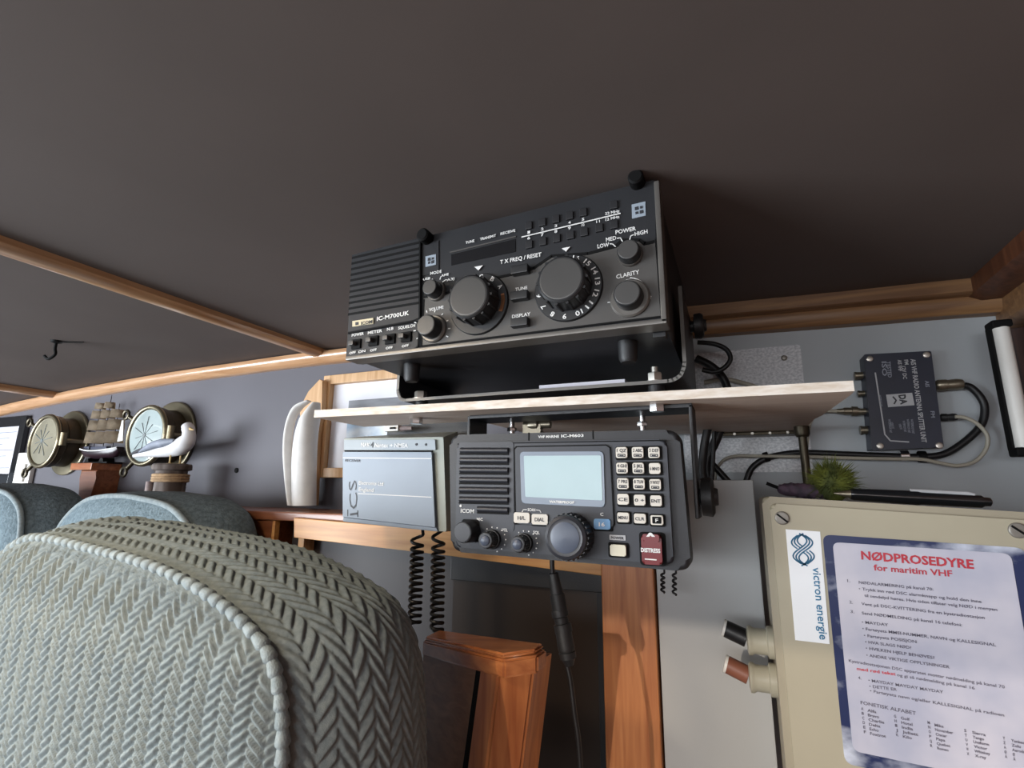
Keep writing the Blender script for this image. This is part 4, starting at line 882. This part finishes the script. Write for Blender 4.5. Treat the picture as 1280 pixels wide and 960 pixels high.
bm = B(); pts = [(xm - L / 2 + L * i / 12, ys - (0.016 * math.sin(math.pi * min(1, 0.12 + 0.8 * i / 12)) ** 0.6 + 0.0014), hz + 0.006 * (i / 6 - 1) ** 2 - 0.002) for i in range(13)]; tube(bm, pts, 0.0016, 6); obj('white_stripe', bm, 'white_ink', hl)
bm = B(); box(bm, xm - 0.03, xm + 0.03, ys - 0.009, ys + 0.009, hz, hz + 0.008, 0.001); box(bm, xm - 0.06, xm - 0.04, ys - 0.007, ys + 0.007, hz, hz + 0.010, 0.001); obj('deck_house', bm, 'hull_blue', t)
for k, (dx, hh) in enumerate(((-0.036, 0.112), (0.0, 0.128), (0.036, 0.106))):
    bm = B(); cyl(bm, (xm + dx, ys, hz), (xm + dx, ys, hz + hh), 0.0014, 8, 0.0008); ms = obj('mast', bm, 'hull_dark', t)
    zz = hz + 0.016
    for j, (sw, sh) in enumerate(((0.019, 0.026), (0.017, 0.023), (0.0145, 0.019), (0.011, 0.015))):
        if zz + sh > hz + hh: break
        bm = B(); gx = []
        for iu in range(7):
            row = []
            for iv in range(6):
                u, v = iu / 6, iv / 5; bl = 0.011 * math.sin(math.pi * u) * math.sin(math.pi * (0.15 + 0.7 * v)); ww = sw * (1 - 0.12 * v)
                row.append(bm.verts.new((xm + dx + 0.003 + bl + (2 * u - 1) * ww * 0.45, ys - 0.002 + (2 * u - 1) * ww * 0.9, zz + sh * v)))
            gx.append(row)
        for r0, r1 in zip(gx, gx[1:]):
            for iv in range(5): bm.faces.new((r0[iv], r1[iv], r1[iv + 1], r0[iv + 1]))
        bmesh.ops.solidify(bm, geom=bm.faces[:], thickness=0.0008); obj('sail', bm, 'sail_tan', ms)
        zz += sh + 0.004
bm = B(); prism(bm, [(xm + 0.052, hz + 0.018), (xm + 0.072, hz + 0.020), (xm + 0.062, hz + 0.066), (xm + 0.056, hz + 0.066)], ys - 0.001, ys + 0.001); obj('stern_sail', bm, 'plastic_white', t, label='plain white stern sail')
bm = B(); cyl(bm, (xm - L / 2 + 0.004, ys, hz + 0.004), (xm - L / 2 - 0.012, ys, hz + 0.010), 0.0012, 6); obj('bowsprit', bm, 'hull_dark', t)
for dx in (-0.03, 0.025):
    bm = B(); prism(bm, [(xm + dx - 0.010, zt_ + 0.0), (xm + dx + 0.010, zt_ + 0.0), (xm + dx + 0.004, zt_ + 0.012), (xm + dx - 0.004, zt_ + 0.012)], ys - 0.012, ys + 0.012); obj('stand', bm, 'deep_black', t)
bm = B(); box(bm, xm - 0.055, xm + 0.055, ys - 0.016, ys + 0.016, zt_, zt_ + 0.003); obj('base_plate', bm, 'deep_black', t)
# gull on its post
yg = 0.655; pf = P(216, 580, yg); zp = pf.z
t = thing('mooring_post', 'weathered wooden post with rope band standing on the ledge', 'post', (pf.x, yg, ZL))
bm = B(); lathe(bm, (pf.x, yg, ZL), (0, 0, 1), [(0, 0.026), ((zp - ZL) * 0.55, 0.026), (zp - ZL - 0.014, 0.027), (zp - ZL - 0.011, 0.033), (zp - ZL - 0.003, 0.034), (zp - ZL, 0.031)], 24)
for v in bm.verts: v.co += Vector((random.uniform(-1, 1), random.uniform(-1, 1), 0)) * 0.0012
obj('trunk', bm, 'post_grey', t)
bm = B()
for j in range(3): tube(bm, [(pf.x + 0.029 * math.cos(2 * math.pi * k / 24), yg + 0.029 * math.sin(2 * math.pi * k / 24), zp - 0.022 - 0.005 * j) for k in range(25)], 0.003, 8)
obj('rope', bm, 'rope', t)
bm = B(); cyl(bm, (pf.x - 0.022, yg - 0.024, ZL), (pf.x - 0.022, yg - 0.024, zp - 0.034), 0.0065, 10); obj('side_stake', bm, 'post_pale', t, label='pale side stake')
t = thing('seagull_figurine', 'white and grey seagull figurine standing on the wooden post', 'figurine', (pf.x, yg, zp))
g = lambda px, py, dy=0: P(px, py, yg) + Vector((0, dy, 0))
bm = B(); path = [g(168, 570), g(180, 567.5), g(192, 566), g(204, 563.5), g(216, 561), g(226, 558), g(233, 552), g(236, 546), g(236, 540), g(235, 535.5), g(233.5, 532), g(232.5, 529.8)]
rr = [0.004, 0.006, 0.009, 0.0125, 0.0155, 0.017, 0.0155, 0.0128, 0.0112, 0.0115, 0.0098, 0.002]
sp = smoothpts(path, 4); rad = [float(np.interp(i / 4, range(12), rr)) for i in range(len(sp))]; tube(bm, sp, 0.01, 16, rad); obj('body', bm, 'gull_white', t, smooth=80)
for s in (-1, 1):
    bm = B(); wp = smoothpts([g(171, 566.5, s * 0.004), g(186, 562.5, s * 0.010), g(200, 557.5, s * 0.0145), g(214, 554.5, s * 0.016), g(226, 552, s * 0.013)], 4)
    rw = [float(np.interp(i / 4, range(5), [0.0015, 0.0045, 0.0075, 0.0085, 0.004])) for i in range(len(wp))]
    tube(bm, wp, 0.005, 10, rw); wg = obj('wing', bm, 'gull_grey', t, label='grey folded wing')
    bm = B(); tube(bm, smoothpts([g(165, 568, s * 0.003), g(178, 564, s * 0.0085), g(190, 560.5, s * 0.013)], 4), 0.003, 8, [0.001, 0.0018, 0.0026, 0.0032, 0.0036, 0.0034, 0.003, 0.0022, 0.001]); obj('wing_tip', bm, 'gull_black', wg, label='black wing tip')
    bm = B(); q = g(219 + s * 2.5, 574, s * 0.006); cyl(bm, (q.x, q.y, zp), (q.x, q.y, q.z + 0.012), 0.0016, 8); box(bm, q.x - 0.003, q.x + 0.008, q.y - 0.004, q.y + 0.004, zp, zp + 0.0014, 0.0004); obj('leg', bm, 'gull_yellow', t, label='yellowish leg')
bm = B(); q = g(236, 536); cyl(bm, q + Vector((0.005, -0.003, 0.0)), q + Vector((0.024, -0.006, -0.004)), 0.0036, 8, 0.0006); obj('beak', bm, 'gull_yellow', t, label='yellowish beak')
bm = B(); q = g(233.5, 534); lathe(bm, (q.x + 0.003, yg - 0.0095, q.z), (0, -1, 0), [(0, 0.0013), (0.0008, 0.0008)], 8); obj('eye', bm, 'deep_black', t)
# notice and switch at far left
YN = YW - 0.012
t = thing('framed_notice', 'black framed white document on the wall at the left edge', 'notice', (-1.85, YW, Z0 + 0.05))
a = xz(33.5, 519, YN); b = xz(28, 600, YN); nx1, nz1, nz0 = a[0], a[1], b[1] - 0.012; nx0 = nx1 - 0.24; w = 0.028
bm = B()
for q in ((nx0, nx0 + w, nz0, nz1), (nx1 - w, nx1, nz0, nz1), (nx0 + w, nx1 - w, nz0, nz0 + w), (nx0 + w, nx1 - w, nz1 - w, nz1)): box(bm, q[0], q[1], YN, YW_, q[2], q[3], 0.001)
obj('frame', bm, 'gloss_black', t)
bm = B(); box(bm, nx0 + w, nx1 - w, YN + 0.006, YW_, nz0 + w, nz1 - w); pg = obj('document', bm, 'doc_paper', t)
bm = B()
for k in range(9):
    z = nz1 - w - 0.014 - k * 0.016; stroke(bm, [(nx0 + w + 0.02, z), (nx1 - w - 0.02 - 0.03 * (k % 3), z)], 0.0012, YN + 0.006)
obj('text_lines', bm, 'faint_ink', pg)
t = thing('light_switch', 'white wall switch between the black notice and the left porthole', 'switch', (-1.75, YW, Z0))
a, b = P(22, 566, YW - 0.012), P(42, 566, YW - 0.012); zl = P(20, 612, YW - 0.012).z
bm = B(); box(bm, a.x, b.x, YW - 0.012, YW_, zl, a.z, 0.003); obj('plate', bm, 'plastic_white', t)
bm = B(); box(bm, a.x + 0.018, b.x - 0.018, YW - 0.017, YW - 0.011, a.z - 0.075, a.z - 0.03, 0.002); obj('rocker', bm, 'plastic_white', t)
# ceiling hook, wall screw and hole
t = thing('ceiling_hook', 'small black hook screwed to the ceiling between the two wooden battens', 'hook', (-1.2, 0.5, cz(-1.2)))
hz_ = 0.252
h = PZ(70, 430, hz_); pts = [Vector((h.x, h.y, cz(h.x) + 0.002)), Vector((h.x, h.y, cz(h.x) - 0.014)), Vector((h.x + 0.004, h.y, cz(h.x) - 0.026)), Vector((h.x - 0.006, h.y - 0.004, cz(h.x) - 0.034)), Vector((h.x - 0.016, h.y - 0.006, cz(h.x) - 0.028))]
bm = B(); tube(bm, smoothpts(pts, 5), 0.0026, 8); obj('hook', bm, 'deep_black', t)
bm = B(); lathe(bm, (h.x, h.y, cz(h.x) + 0.001), (0, 0, -1), [(0, 0.009), (0.004, 0.008), (0.006, 0.003)], 14); obj('base', bm, 'deep_black', t)
bm = B(); e = PZ(104, 430, 0.254); tube(bm, [(h.x + 0.004, h.y, cz(h.x) - 0.003), (e.x, e.y, cz(e.x) - 0.001)], 0.0012, 6); obj('wire', bm, 'deep_black', t)
bm = B(); q = P(296, 588, YW); lathe(bm, (q.x, YW + 0.001, q.z), (0, -1, 0), [(0, 0.0055), (0.003, 0.005), (0.004, 0.003)], 12); tag(obj('wall_screw', bm, 'deep_black'), 'dark screw in the grey wall above the ledge', 'screw')
bm = B(); q = P(309, 466, YW); box(bm, q.x - 0.008, q.x + 0.008, YW - 0.003, YW + 0.001, q.z - 0.0025, q.z + 0.0025, 0.0008); tag(obj('cable_clip', bm, 'plastic_white'), 'tiny white clip on the grey wall under the ceiling trim', 'clip')
# ================================================================== RIGHT-HAND WALL
YQ = YW - 0.005
t = thing('metal_plate', 'speckled zinc plate on the pale wall behind the shelf', 'plate', (0.0, YQ, Z0))
a = xz(1000, 431, YQ); b = xz(1008, 590, YQ)
bm = B(); prism(bm, rquad([(-0.06, a[1] - 0.0), (a[0], a[1]), (a[0] - 0.001, b[1]), (-0.06, b[1] + 0.0)], 0.004), YQ - 0.0025, YQ - 0.0001, 0.0004); obj('plate', bm, 'zinc', t)
bm = B(); q = xz(980, 448, YQ); lathe(bm, (q[0], YQ - 0.002, q[1]), (0, -1, 0), [(0, 0.004), (0.002, 0.0035), (0.003, 0.002)], 10); obj('screw', bm, 'screw_grey', t)
YS = 0.70
t = thing('antenna_splitter', 'dark navy splitter box with connectors screwed to the pale wall', 'splitter', (0.18, 0.72, Z0 + 0.05))
qs = lambda px, py: xz(px, py, YS)
C4 = [(1080, 443), (1164, 438.5), (1180, 559), (1090, 563)]
bm = B(); prism(bm, rquad([qs(*p) for p in C4], 0.0015), YS, YS + 0.003, 0.0006); obj('lid', bm, 'navy_box', t)
bm = B(); C5 = [(1080, 444), (1163, 440), (1178, 558), (1090, 562)]; prism(bm, [qs(*p) for p in C5], YS + 0.003, YQ); obj('case', bm, 'navy_side', t)
for px, py in ((1087, 448.5), (1158, 443.5), (1100, 557.5), (1174, 557)):
    bm = B(); c = qs(px, py); lathe(bm, (c[0], YS, c[1]), (0, -1, 0), [(0, 0.0036), (0.0012, 0.0034), (0.0018, 0.002)], 14); obj('screw', bm, 'steel', t)
bm = B(); ST = lambda s, a, b, h: ptext(bm, s, a, b, h, YS, 0.0004)
ST('AIS VHF RADIO ANTENNA SPLITTER UNIT', (1138, 449), (1152, 553), 5)
pstroke(bm, [(1094, 466), (1106, 543), (1113, 551), (1136, 552.5)], 1.4, YS)
ST('AIS VHF', (1122, 450), (1123, 464), 4); ST('FM', (1130, 450), (1131, 456), 4); ST('12V DC', (1127, 458), (1129, 474), 4)
obj('lettering', bm, 'label_grey', t, smooth=0)
bm = B()
for k, (x, a, b) in enumerate(((1141, 524, 542), (1136, 524, 541), (1131, 526, 540), (1126, 530, 537), (1113, 524, 541), (1116, 528, 536), (1101, 494, 508))): ST('WATERPROOF UNIT', (x - 3, a), (x - 1, b), 2.6)
ST('ISO', (1102, 452), (1103, 470), 5); ST('TESTED', (1108, 452), (1110, 472), 4); ST('AIS', (1162 - 6, 476), (1162 - 5, 484), 4); ST('FM', (1163, 514), (1164, 522), 4)
obj('faint_lettering', bm, 'faint_ink', t, smooth=0)
bm = B(); prism(bm, [qs(*p) for p in [(1107.5, 493.5), (1140, 491), (1143, 506.5), (1110, 509)]], YS - 0.0005, YS + 0.001); lb = obj('label', bm, 'label_grey', t)
bm = B(); ptext(bm, 'DA', (1123, 494), (1126, 506), 7, YS, 0.0008, bold=0.05); pstroke(bm, [(1116, 496), (1120, 500.5), (1117.5, 505)], 1.6, YS, 0.0008); obj('label_lettering', bm, 'dark_ink', lb, smooth=0)
yc = 0.714
for i, (px, py, L, r) in enumerate(((1083, 469, 15, 0.0052), (1086, 491.5, 14, 0.0042), (1088, 514, 16, 0.0046), (1092, 537.5, 17, 0.0056))):
    a = P(px, py, yc); b = P(px - L, py, yc); d = Vector((b.x - a.x, 0, 0)); bm = B(); o = Vector((a.x, yc, a.z)); Ld = abs(d.x)
    lathe(bm, o, (-1, 0, 0), [(0, r), (Ld * 0.25, r), (Ld * 0.27, r * 0.82), (Ld * 0.8, r * 0.82), (Ld * 0.82, r * 0.95), (Ld, r * 0.95)], 16); obj('connector', bm, 'nickel', t)
for px, py, L, r in ((1169, 482, 36, 0.0066), (1175, 522, 22, 0.0042)):
    a = P(px, py, yc); b = P(px + L, py, yc); Ld = b.x - a.x; bm = B()
    lathe(bm, (a.x, yc, a.z), (1, 0, 0), [(0, r * 0.7), (Ld * 0.1, r), (Ld * 0.4, r), (Ld * 0.42, r * 0.85), (Ld * 0.75, r), (Ld * 0.95, r * 0.85), (Ld, r * 0.6)], 16); obj('cable_socket', bm, 'nickel' if r > 0.005 else 'black_plastic', t)
# plugged-in cable with connector, and the wall cables
t = thing('coaxial_plug', 'thin tan cable with metal plug pushed into the left of the navy box', 'cable', (0.12, yc, Z0 + 0.08))
bm = B(); a = P(1072, 514, yc); b = P(1046, 514, yc); lathe(bm, a, b - a, [(0, 0.0058), (0.006, 0.006), (0.0062, 0.0045), (0.014, 0.0045), (0.0145, 0.0036), ((b - a).length, 0.003)], 14); obj('plug', bm, 'nickel', t)
bm = B(); tube(bm, smoothpts([b, P(1034, 513.5, yc), P(1022, 516, yc), P(1012, 530, yc), P(1008, 560, yc)], 5), 0.0022, 8); obj('cable', bm, 'cable_beige', t)
def cable(name, label, pts, r, m, Y, n=7):
    bm = B(); q = [P(p[0], p[1], p[2] if len(p) > 2 else Y) for p in pts]; tube(bm, smoothpts(q, n), r, 10); return tag(obj(name, bm, m, smooth=80), label, 'cable', 'black cables by the shelf' if name == 'black_cable' else None)
bm = None
t = thing('coaxial_cable', 'thick black cable looping from the navy box along the pale wall', 'cable', (0.1, 0.71, Z0 + 0.02))
bm = B(); tube(bm, smoothpts([P(*p, yc) for p in [(1203, 482), (1213, 484), (1226, 497), (1231, 512), (1226, 532), (1206, 552), (1180, 567.5), (1150, 571), (1110, 570), (1060, 568), (1015, 566), (985, 567), (958, 573), (940, 585), (932, 604)]], 7), 0.0038, 10); obj('cable', bm, 'cable_black', t)
bm = B(); q = P(1130, 570, yc); lathe(bm, (q.x - 0.004, yc, q.z), (1, 0, 0), [(0, 0.0062), (0.008, 0.0062)], 16); obj('metal_clip', bm, 'chrome', t)
bm = B(); q = P(958, 572, yc); lathe(bm, (q.x - 0.003, yc + 0.001, q.z), (1, -0.0, 0.3), [(0, 0.0062), (0.006, 0.0062)], 12); obj('cable_tie', bm, 'deep_black', t)
bm = B(); q = P(1152, 571, yc); lathe(bm, (q.x - 0.003, yc, q.z), (1, 0, 0), [(0, 0.0066), (0.007, 0.0066)], 12); obj('cable_tie', bm, 'deep_black', t)
cable('power_cable', 'thin beige cable looping below the navy box along the pale wall', [(1194, 521), (1206, 522), (1222, 530), (1234, 545), (1232, 562), (1218, 577), (1196, 582), (1172, 578), (1150, 574), (1110, 573.5), (1060, 572.5), (1015, 571), (975, 570.5), (945, 570), (920, 570), (905, 575), (896, 587), (893, 604)], 0.0020, 'cable_beige', 0.706)
cable('black_cable', 'black cable curving out beside the large radio bracket above the shelf', [(872, 428), (893, 430), (908, 437), (913, 449), (905, 460), (892, 465), (878, 462)], 0.0030, 'cable_black', 0.66)
cable('black_cable', 'thick black cable running down behind the right end of the large radio', [(870, 448), (888, 457), (902, 470), (909, 485), (911, 505), (912, 520)], 0.0052, 'cable_black', 0.69)
cable('beige_cable', 'beige cable lying flat against the zinc plate above the shelf', [(880, 478), (905, 474), (926, 478), (946, 484), (970, 492)], 0.0028, 'cable_beige', 0.715)
cable('black_cable', 'leftmost black cable hanging under the shelf beside the VHF knob', [(886, 530), (880, 560), (878, 590), (884, 612)], 0.005, 'cable_black', 0.66)
cable('black_cable', 'black cable bending down in front of the zinc plate under the shelf', [(906, 520), (896, 548), (884, 575), (886, 600), (898, 616)], 0.0058, 'cable_black', 0.69)
cable('black_cable', 'thin straight black cable under the shelf left of the zinc plate', [(893, 532), (892, 560), (890, 600), (890, 616)], 0.0026, 'cable_black', 0.68)
cable('black_cable', 'short black cable slanting behind the beige cable bend', [(880, 570), (895, 585), (912, 604), (925, 620)], 0.0042, 'cable_black', 0.70)
# corner light tube
t = thing('tube_light', 'white upright tube with black end caps in the right corner', 'light', (0.28, 0.70, Z0))
yt = 0.668; a, b = P(1254, 408, yt), P(1277, 562, yt); xm_ = (a.x + b.x) / 2
bm = B(); cyl(bm, (xm_, yt, b.z), (xm_, yt, a.z), 0.0070, 20); obj('tube', bm, 'plastic_white', t)
bm = B(); box(bm, xm_ - 0.0092, xm_ - 0.0062, yt + 0.0, yt + 0.010, b.z, a.z); obj('back_channel', bm, 'deep_black', t)
for z0_, z1_ in ((a.z - 0.002, a.z + 0.006), (b.z - 0.007, b.z + 0.002)):
    bm = B(); box(bm, xm_ - 0.0095, xm_ + 0.008, yt - 0.008, yt + 0.0105, z0_, z1_, 0.002); obj('end_cap', bm, 'deep_black', t)
# ================================================================== BEIGE BOX
YX = 0.48
t = thing('junction_box', 'large beige junction box with screwed lid at the lower right', 'box', (0.11, 0.53, 0.9))
qx = lambda px, py: Vector(xz(px, py, YX))
tl = qx(952, 620); ur = (qx(1278, 640) - tl).normalized(); dn = (qx(984, 958) - qx(955, 640)).normalized(); Wb, Hb = 0.205, 0.34
quad = lambda i: [tl + ur * i + dn * i, tl + ur * (Wb - i) + dn * i, tl + ur * (Wb - i) + dn * (Hb - i), tl + ur * i + dn * (Hb - i)]
bm = B(); prism(bm, rquad(quad(0.001), 0.004), YX + 0.018, YX + 0.10, 0.001); obj('body', bm, 'box_rim', t)
bm = B(); prism(bm, rquad(quad(0.0), 0.006), YX + 0.003, YX + 0.020, 0.003, 3); obj('lid_rim', bm, 'box_rim', t)
bm = B(); prism(bm, rquad(quad(0.0055), 0.005), YX, YX + 0.008, 0.003, 3); ld = obj('lid', bm, 'box_beige', t)
for px, py in ((977.5, 647.5), (1272, 663)):
    c = qx(px, py); bm = B(); lathe(bm, (c.x, YX + 0.001, c.y), (0, -1, 0), [(0, 0.0056), (0.0022, 0.0052), (0.003, 0.004)], 20); s = obj('lid_screw', bm, 'screw_grey', t)
    bm = B(); stroke(bm, [(c.x - 0.0035, c.y + 0.003), (c.x + 0.0035, c.y - 0.003)], 0.0007, YX - 0.002, 0.0004, 0.0004); obj('screw_slot', bm, 'deep_black', s)
for (px, py) in ((963, 803), (966, 850)):
    a = P(px, py, 0.525); bm = B(); lathe(bm, (a.x + 0.004, 0.525, a.z), (-1, 0, 0), [(0, 0.013), (0.006, 0.013), (0.007, 0.0105), (0.017, 0.0105), (0.019, 0.012), (0.0215, 0.012), (0.0225, 0.009)], 20); obj('cable_gland', bm, 'gland_grey', t)
for (px, py, m_, lb) in ((963, 803, 'cable_black', 'short cut black cable end in the upper gland of the beige box'), (966, 850, 'copper_cut', 'short cut reddish cable end in the lower gland of the beige box')):
    a = P(px, py, 0.525); s = thing('cut_cable', lb, 'cable', (a.x - 0.03, 0.525, a.z)); e0 = Vector((a.x - 0.0185, 0.525, a.z + 0.001)); e1 = e0 + Vector((-0.017, 0.002, 0.006))
    bm = B(); cyl(bm, e0, e1, 0.0074, 14); obj('sheath', bm, m_, s); bm = B(); cyl(bm, e1, e1 + Vector((-0.002, 0, 0.0006)), 0.0075, 14); obj('cut_face', bm, 'plastic_white', s)
# maker sticker
s = thing('maker_sticker', 'narrow white sticker with blue sideways lettering on the beige box', 'sticker', (0.03, YX, Z0 - 0.05))
bm = B(); prism(bm, [qx(*p) for p in [(982, 661.5), (1025, 664.5), (1037, 805), (994, 800)]], YX - 0.0004, YX + 0.0002); obj('paper', bm, 'sticker_white', s)
bm = B(); ptext(bm, 'victron energie', (1015.5, 709), (1024.5, 799), 9.5, YX, 0.0007, bold=0.012)
for sg in (1, -1):
    for k in range(3):
        pts = []
        for i in range(31):
            u = i / 30; py = 668 + 38 * u; px = 1003.5 + (u - 0.5) * 4 + sg * 9.5 * math.sin(2 * math.pi * (u * 0.98 + 0.02)) + (k - 1) * 3.6
            if sg < 0 and abs(u - 0.5) < 0.06: continue
            pts.append((px, py + (k - 1) * sg * 1.2))
        if sg > 0: pstroke(bm, pts, 1.7, YX, 0.0006)
        else: h = sum(1 for p in pts if p[1] < 687); pstroke(bm, pts[:h], 1.7, YX, 0.0006); pstroke(bm, pts[h:], 1.7, YX, 0.0006)
obj('lettering', bm, 'sticker_blue', s, smooth=0)
# emergency procedure notice
s = thing('procedure_notice', 'laminated notice with red heading and sea pattern border on the beige box', 'notice', (0.12, YX, Z0 - 0.1))
bm = B(); prism(bm, rquad([qx(*p) for p in [(1028, 668), (1281, 685), (1333, 1012), (1056, 954)]], 0.006), YX - 0.0006, YX + 0.0002); obj('border', bm, 'sea_print', s)
bm = B(); prism(bm, rquad([qx(*p) for p in [(1040.5, 677.5), (1263, 692), (1313, 990), (1066, 938)]], 0.005), YX - 0.0009, YX + 0.0002); obj('page', bm, 'page_print', s)
zz = lambda x, y: (1030 + x * 0.3125, 660 + y * 0.3125)
bm = B(); ptext(bm, 'NØDPROSEDYRE', zz(148, 124), zz(598, 162), 10.6, YX, 0.0012, bold=0.03); obj('heading', bm, 'red_print', s, smooth=0); bm = B(); ptext(bm, 'for maritim VHF', zz(198, 168), zz(512, 194), 7.6, YX, 0.0012, bold=0.02); obj('subheading', bm, 'red_print', s, smooth=0); bm = B(); ptext(bm, 'med rød tekst', zz(130, 566), zz(285, 588), 3.8, YX, 0.0012); obj('red_line', bm, 'red_print', s, smooth=0)
bm = B()
LINES = [('1.', 92, 215, 104, 216), ('NØDALARMERING på kanal 70:', 138, 222, 435, 250), ('• Trykk inn rød DSC alarmknapp og hold den inne', 138, 247, 628, 299), ('til sendelyd høres. Hvis tiden tillater velg NØD i menyen', 160, 274, 690, 331), ('2.', 100, 300, 114, 302), ('Vent på DSC-KVITTERING fra en kystradiostasjon', 148, 307, 640, 363), ('3.', 105, 338, 120, 340), ('Send NØDMELDING på kanal 16 telefoni:', 150, 344, 550, 392),
 ('• MAYDAY', 150, 380, 255, 392), ('• Fartøyets MMSI-NUMMER, NAVN og KALLESIGNAL', 152, 406, 685, 472), ('• Fartøyets POSISJON', 158, 433, 368, 459), ('• HVA SLAGS NØD?', 163, 459, 348, 483), ('• HVILKEN HJELP BEHØVES?', 166, 484, 440, 523), ('• ANDRE VIKTIGE OPPLYSNINGER', 168, 512, 500, 560),
 ('Kystradiostasjonen DSC apparatet mottar nødmelding på kanal 70', 98, 534, 720, 640), ('og gi så nødmelding på kanal 16', 290, 590, 600, 644), ('4.', 135, 602, 148, 604), ('• MAYDAY MAYDAY MAYDAY', 176, 612, 475, 660), ('• DETTE ER', 180, 636, 290, 650), ('• Fartøyets navn og/eller KALLESIGNAL på radioen', 182, 654, 718, 752), ('FONETISK ALFABET', 145, 702, 366, 746)]
for s_, a, b, c, d in LINES: ptext(bm, s_, zz(a, b), zz(c, d), 4.4 if s_.startswith('FON') else 3.7, YX, 0.0012, bold=0.012)
AL = ['Alfa Bravo Charlie Delta Echo Foxtrot'.split(), 'Golf Hotel India Juliett Kilo'.split(), 'Mike November Oscar Papa Quebec Romeo'.split(), 'Sierra Tango Uniform Victor Whiskey X-ray'.split(), 'Yankee Zulu Aerodrom Ø Å'.split()]
for (x0, y0), (lx, ly), col in zip(((172, 732), (305, 762), (440, 790), (590, 820), (745, 852)), ((147, 725), (278, 755), (412, 780), (558, 812), (712, 842)), AL):
    for i, wd_ in enumerate(col):
        x = x0 + i * 2.2; y = y0 + i * 18.5; ptext(bm, wd_, zz(x, y), zz(x + len(wd_) * 9, y + len(wd_) * 1.7), 3.6, YX, 0.0012); ptext(bm, wd_[0], zz(lx + i * 2.2, ly + i * 18.5), zz(lx + i * 2.2 + 9, ly + i * 18.5 + 1.7), 3.6, YX, 0.0012)
obj('text', bm, 'text_print', s, smooth=0)
# things lying on top of the beige box
ztop = lambda x: tl.y + (x - tl.x) * ur.y / ur.x
t = thing('ballpoint_pen', 'glossy black pen lying on top of the beige box', 'pen', (0.13, 0.52, Z0 - 0.01))
ypn = 0.525; a = P(1062, 611, ypn); b = P(1238, 618, ypn); d = (b - a).normalized(); L = (b - a).length
z_at = lambda x, r: ztop(x) + r
a.z = z_at(a.x, 0.0062); b.z = z_at(b.x, 0.0062); d = (b - a).normalized()
bm = B(); lathe(bm, a, d, [(0, 0.0042), (L * 0.02, 0.005), (L * 0.5, 0.0058), (L * 0.52, 0.0052), (L * 0.93, 0.005), (L * 0.95, 0.0036), (L * 0.99, 0.0034), (L, 0.002)], 20); obj('barrel', bm, 'gloss_black', t)
bm = B(); o = a + d * (L * 0.45) + Vector((0, -0.001, 0.0056)); tube(bm, [o, o + d * L * 0.4, o + d * L * 0.44 + Vector((0, 0, -0.001))], 0.0016, 8); obj('pocket_clip', bm, 'label_grey', t)  # pale grey clip stands in for the window's highlight on it
bm = B(); lathe(bm, a - d * 0.012, d, [(0, 0.0006), (0.012, 0.0036)], 14); obj('tip', bm, 'nickel', t)
# tuft
t = thing('moss_tuft', 'fluffy green tuft with a purple fibrous end lying on the beige box', 'ornament', (0.05, 0.55, Z0 - 0.005))
c = P(1038, 583, 0.545); zt0 = ztop(c.x)
bm = B(); rnd = random.Random(3)
lathe(bm, (c.x, 0.545, zt0), (0, 0, 1), [(0, 0.006), (0.006, 0.013), (0.016, 0.0165), (0.026, 0.012), (0.032, 0.003)], 16)
core = obj('core', bm, 'moss', t)
bm = B()
for i in range(1500):
    th, ph = rnd.uniform(0, 2 * math.pi), math.acos(rnd.uniform(-0.7, 1)); dv = Vector((math.sin(ph) * math.cos(th), math.sin(ph) * math.sin(th), math.cos(ph)))
    o = Vector((c.x, 0.545, zt0 + 0.016)) + dv * 0.011; e = o + dv * rnd.uniform(0.005, 0.012) + Vector((rnd.gauss(0, 0.003), rnd.gauss(0, 0.003), rnd.gauss(0, 0.003)))
    if e.z < zt0 + 0.0005: e.z = zt0 + 0.0005
    s1 = dv.orthogonal().normalized() * 0.00055; s2 = dv.cross(s1)
    v = [bm.verts.new(o + s1), bm.verts.new(o - s1 * 0.5 + s2), bm.verts.new(o - s1 * 0.5 - s2), bm.verts.new(e)]
    for f in ((0, 1, 3), (1, 2, 3), (2, 0, 3)): bm.faces.new([v[k] for k in f])
fz = obj('fibres', bm, 'moss', t, smooth=0)
bm = B(); p0 = P(978, 612, 0.545); p0.z = ztop(p0.x) + 0.005; p1 = Vector((c.x - 0.006, 0.545, zt0 + 0.008))
sp = smoothpts([p0 + Vector((-0.004, 0, 0.002)), p0.lerp(p1, 0.3) + Vector((0, 0, 0.0015)), p0.lerp(p1, 0.65), p1], 6); rad = [float(np.interp(i / (len(sp) - 1), [0, 0.15, 0.5, 1], [0.0015, 0.0055, 0.0068, 0.006])) for i in range(len(sp))]
tube(bm, sp, 0.005, 12, rad)
for v in bm.verts: v.co += Vector((rnd.gauss(0, 0.0006), rnd.gauss(0, 0.0006), rnd.gauss(0, 0.0006)))
obj('fibre_body', bm, 'purple_fibre', t, label='purple grey fibrous body')
bm = B(); q = P(958, 604, 0.545); tube(bm, smoothpts([p0 + Vector((0.002, 0, 0.002)), p0.lerp(q, 0.5) + Vector((0, 0, 0.001)), q], 4), 0.0016, 8, None); obj('stem', bm, 'deep_black', t, label='thin dark stem')
# added fixture around the warm fill light, unseen above and left of the camera
t = thing('added_fill_fixture', 'added round fixture for the warm fill light, out of view', 'lamp', (-0.52, -0.03, cz(-0.52)))
bm = B(); lathe(bm, (-0.52, -0.03, cz(-0.52) + 0.002), (0, 0, -1), [(0, 0.085), (0.005, 0.084), (0.007, 0.08), (0.007, 0.07), (0.004, 0.066)], 40); obj('housing', bm, 'brass_old', t)
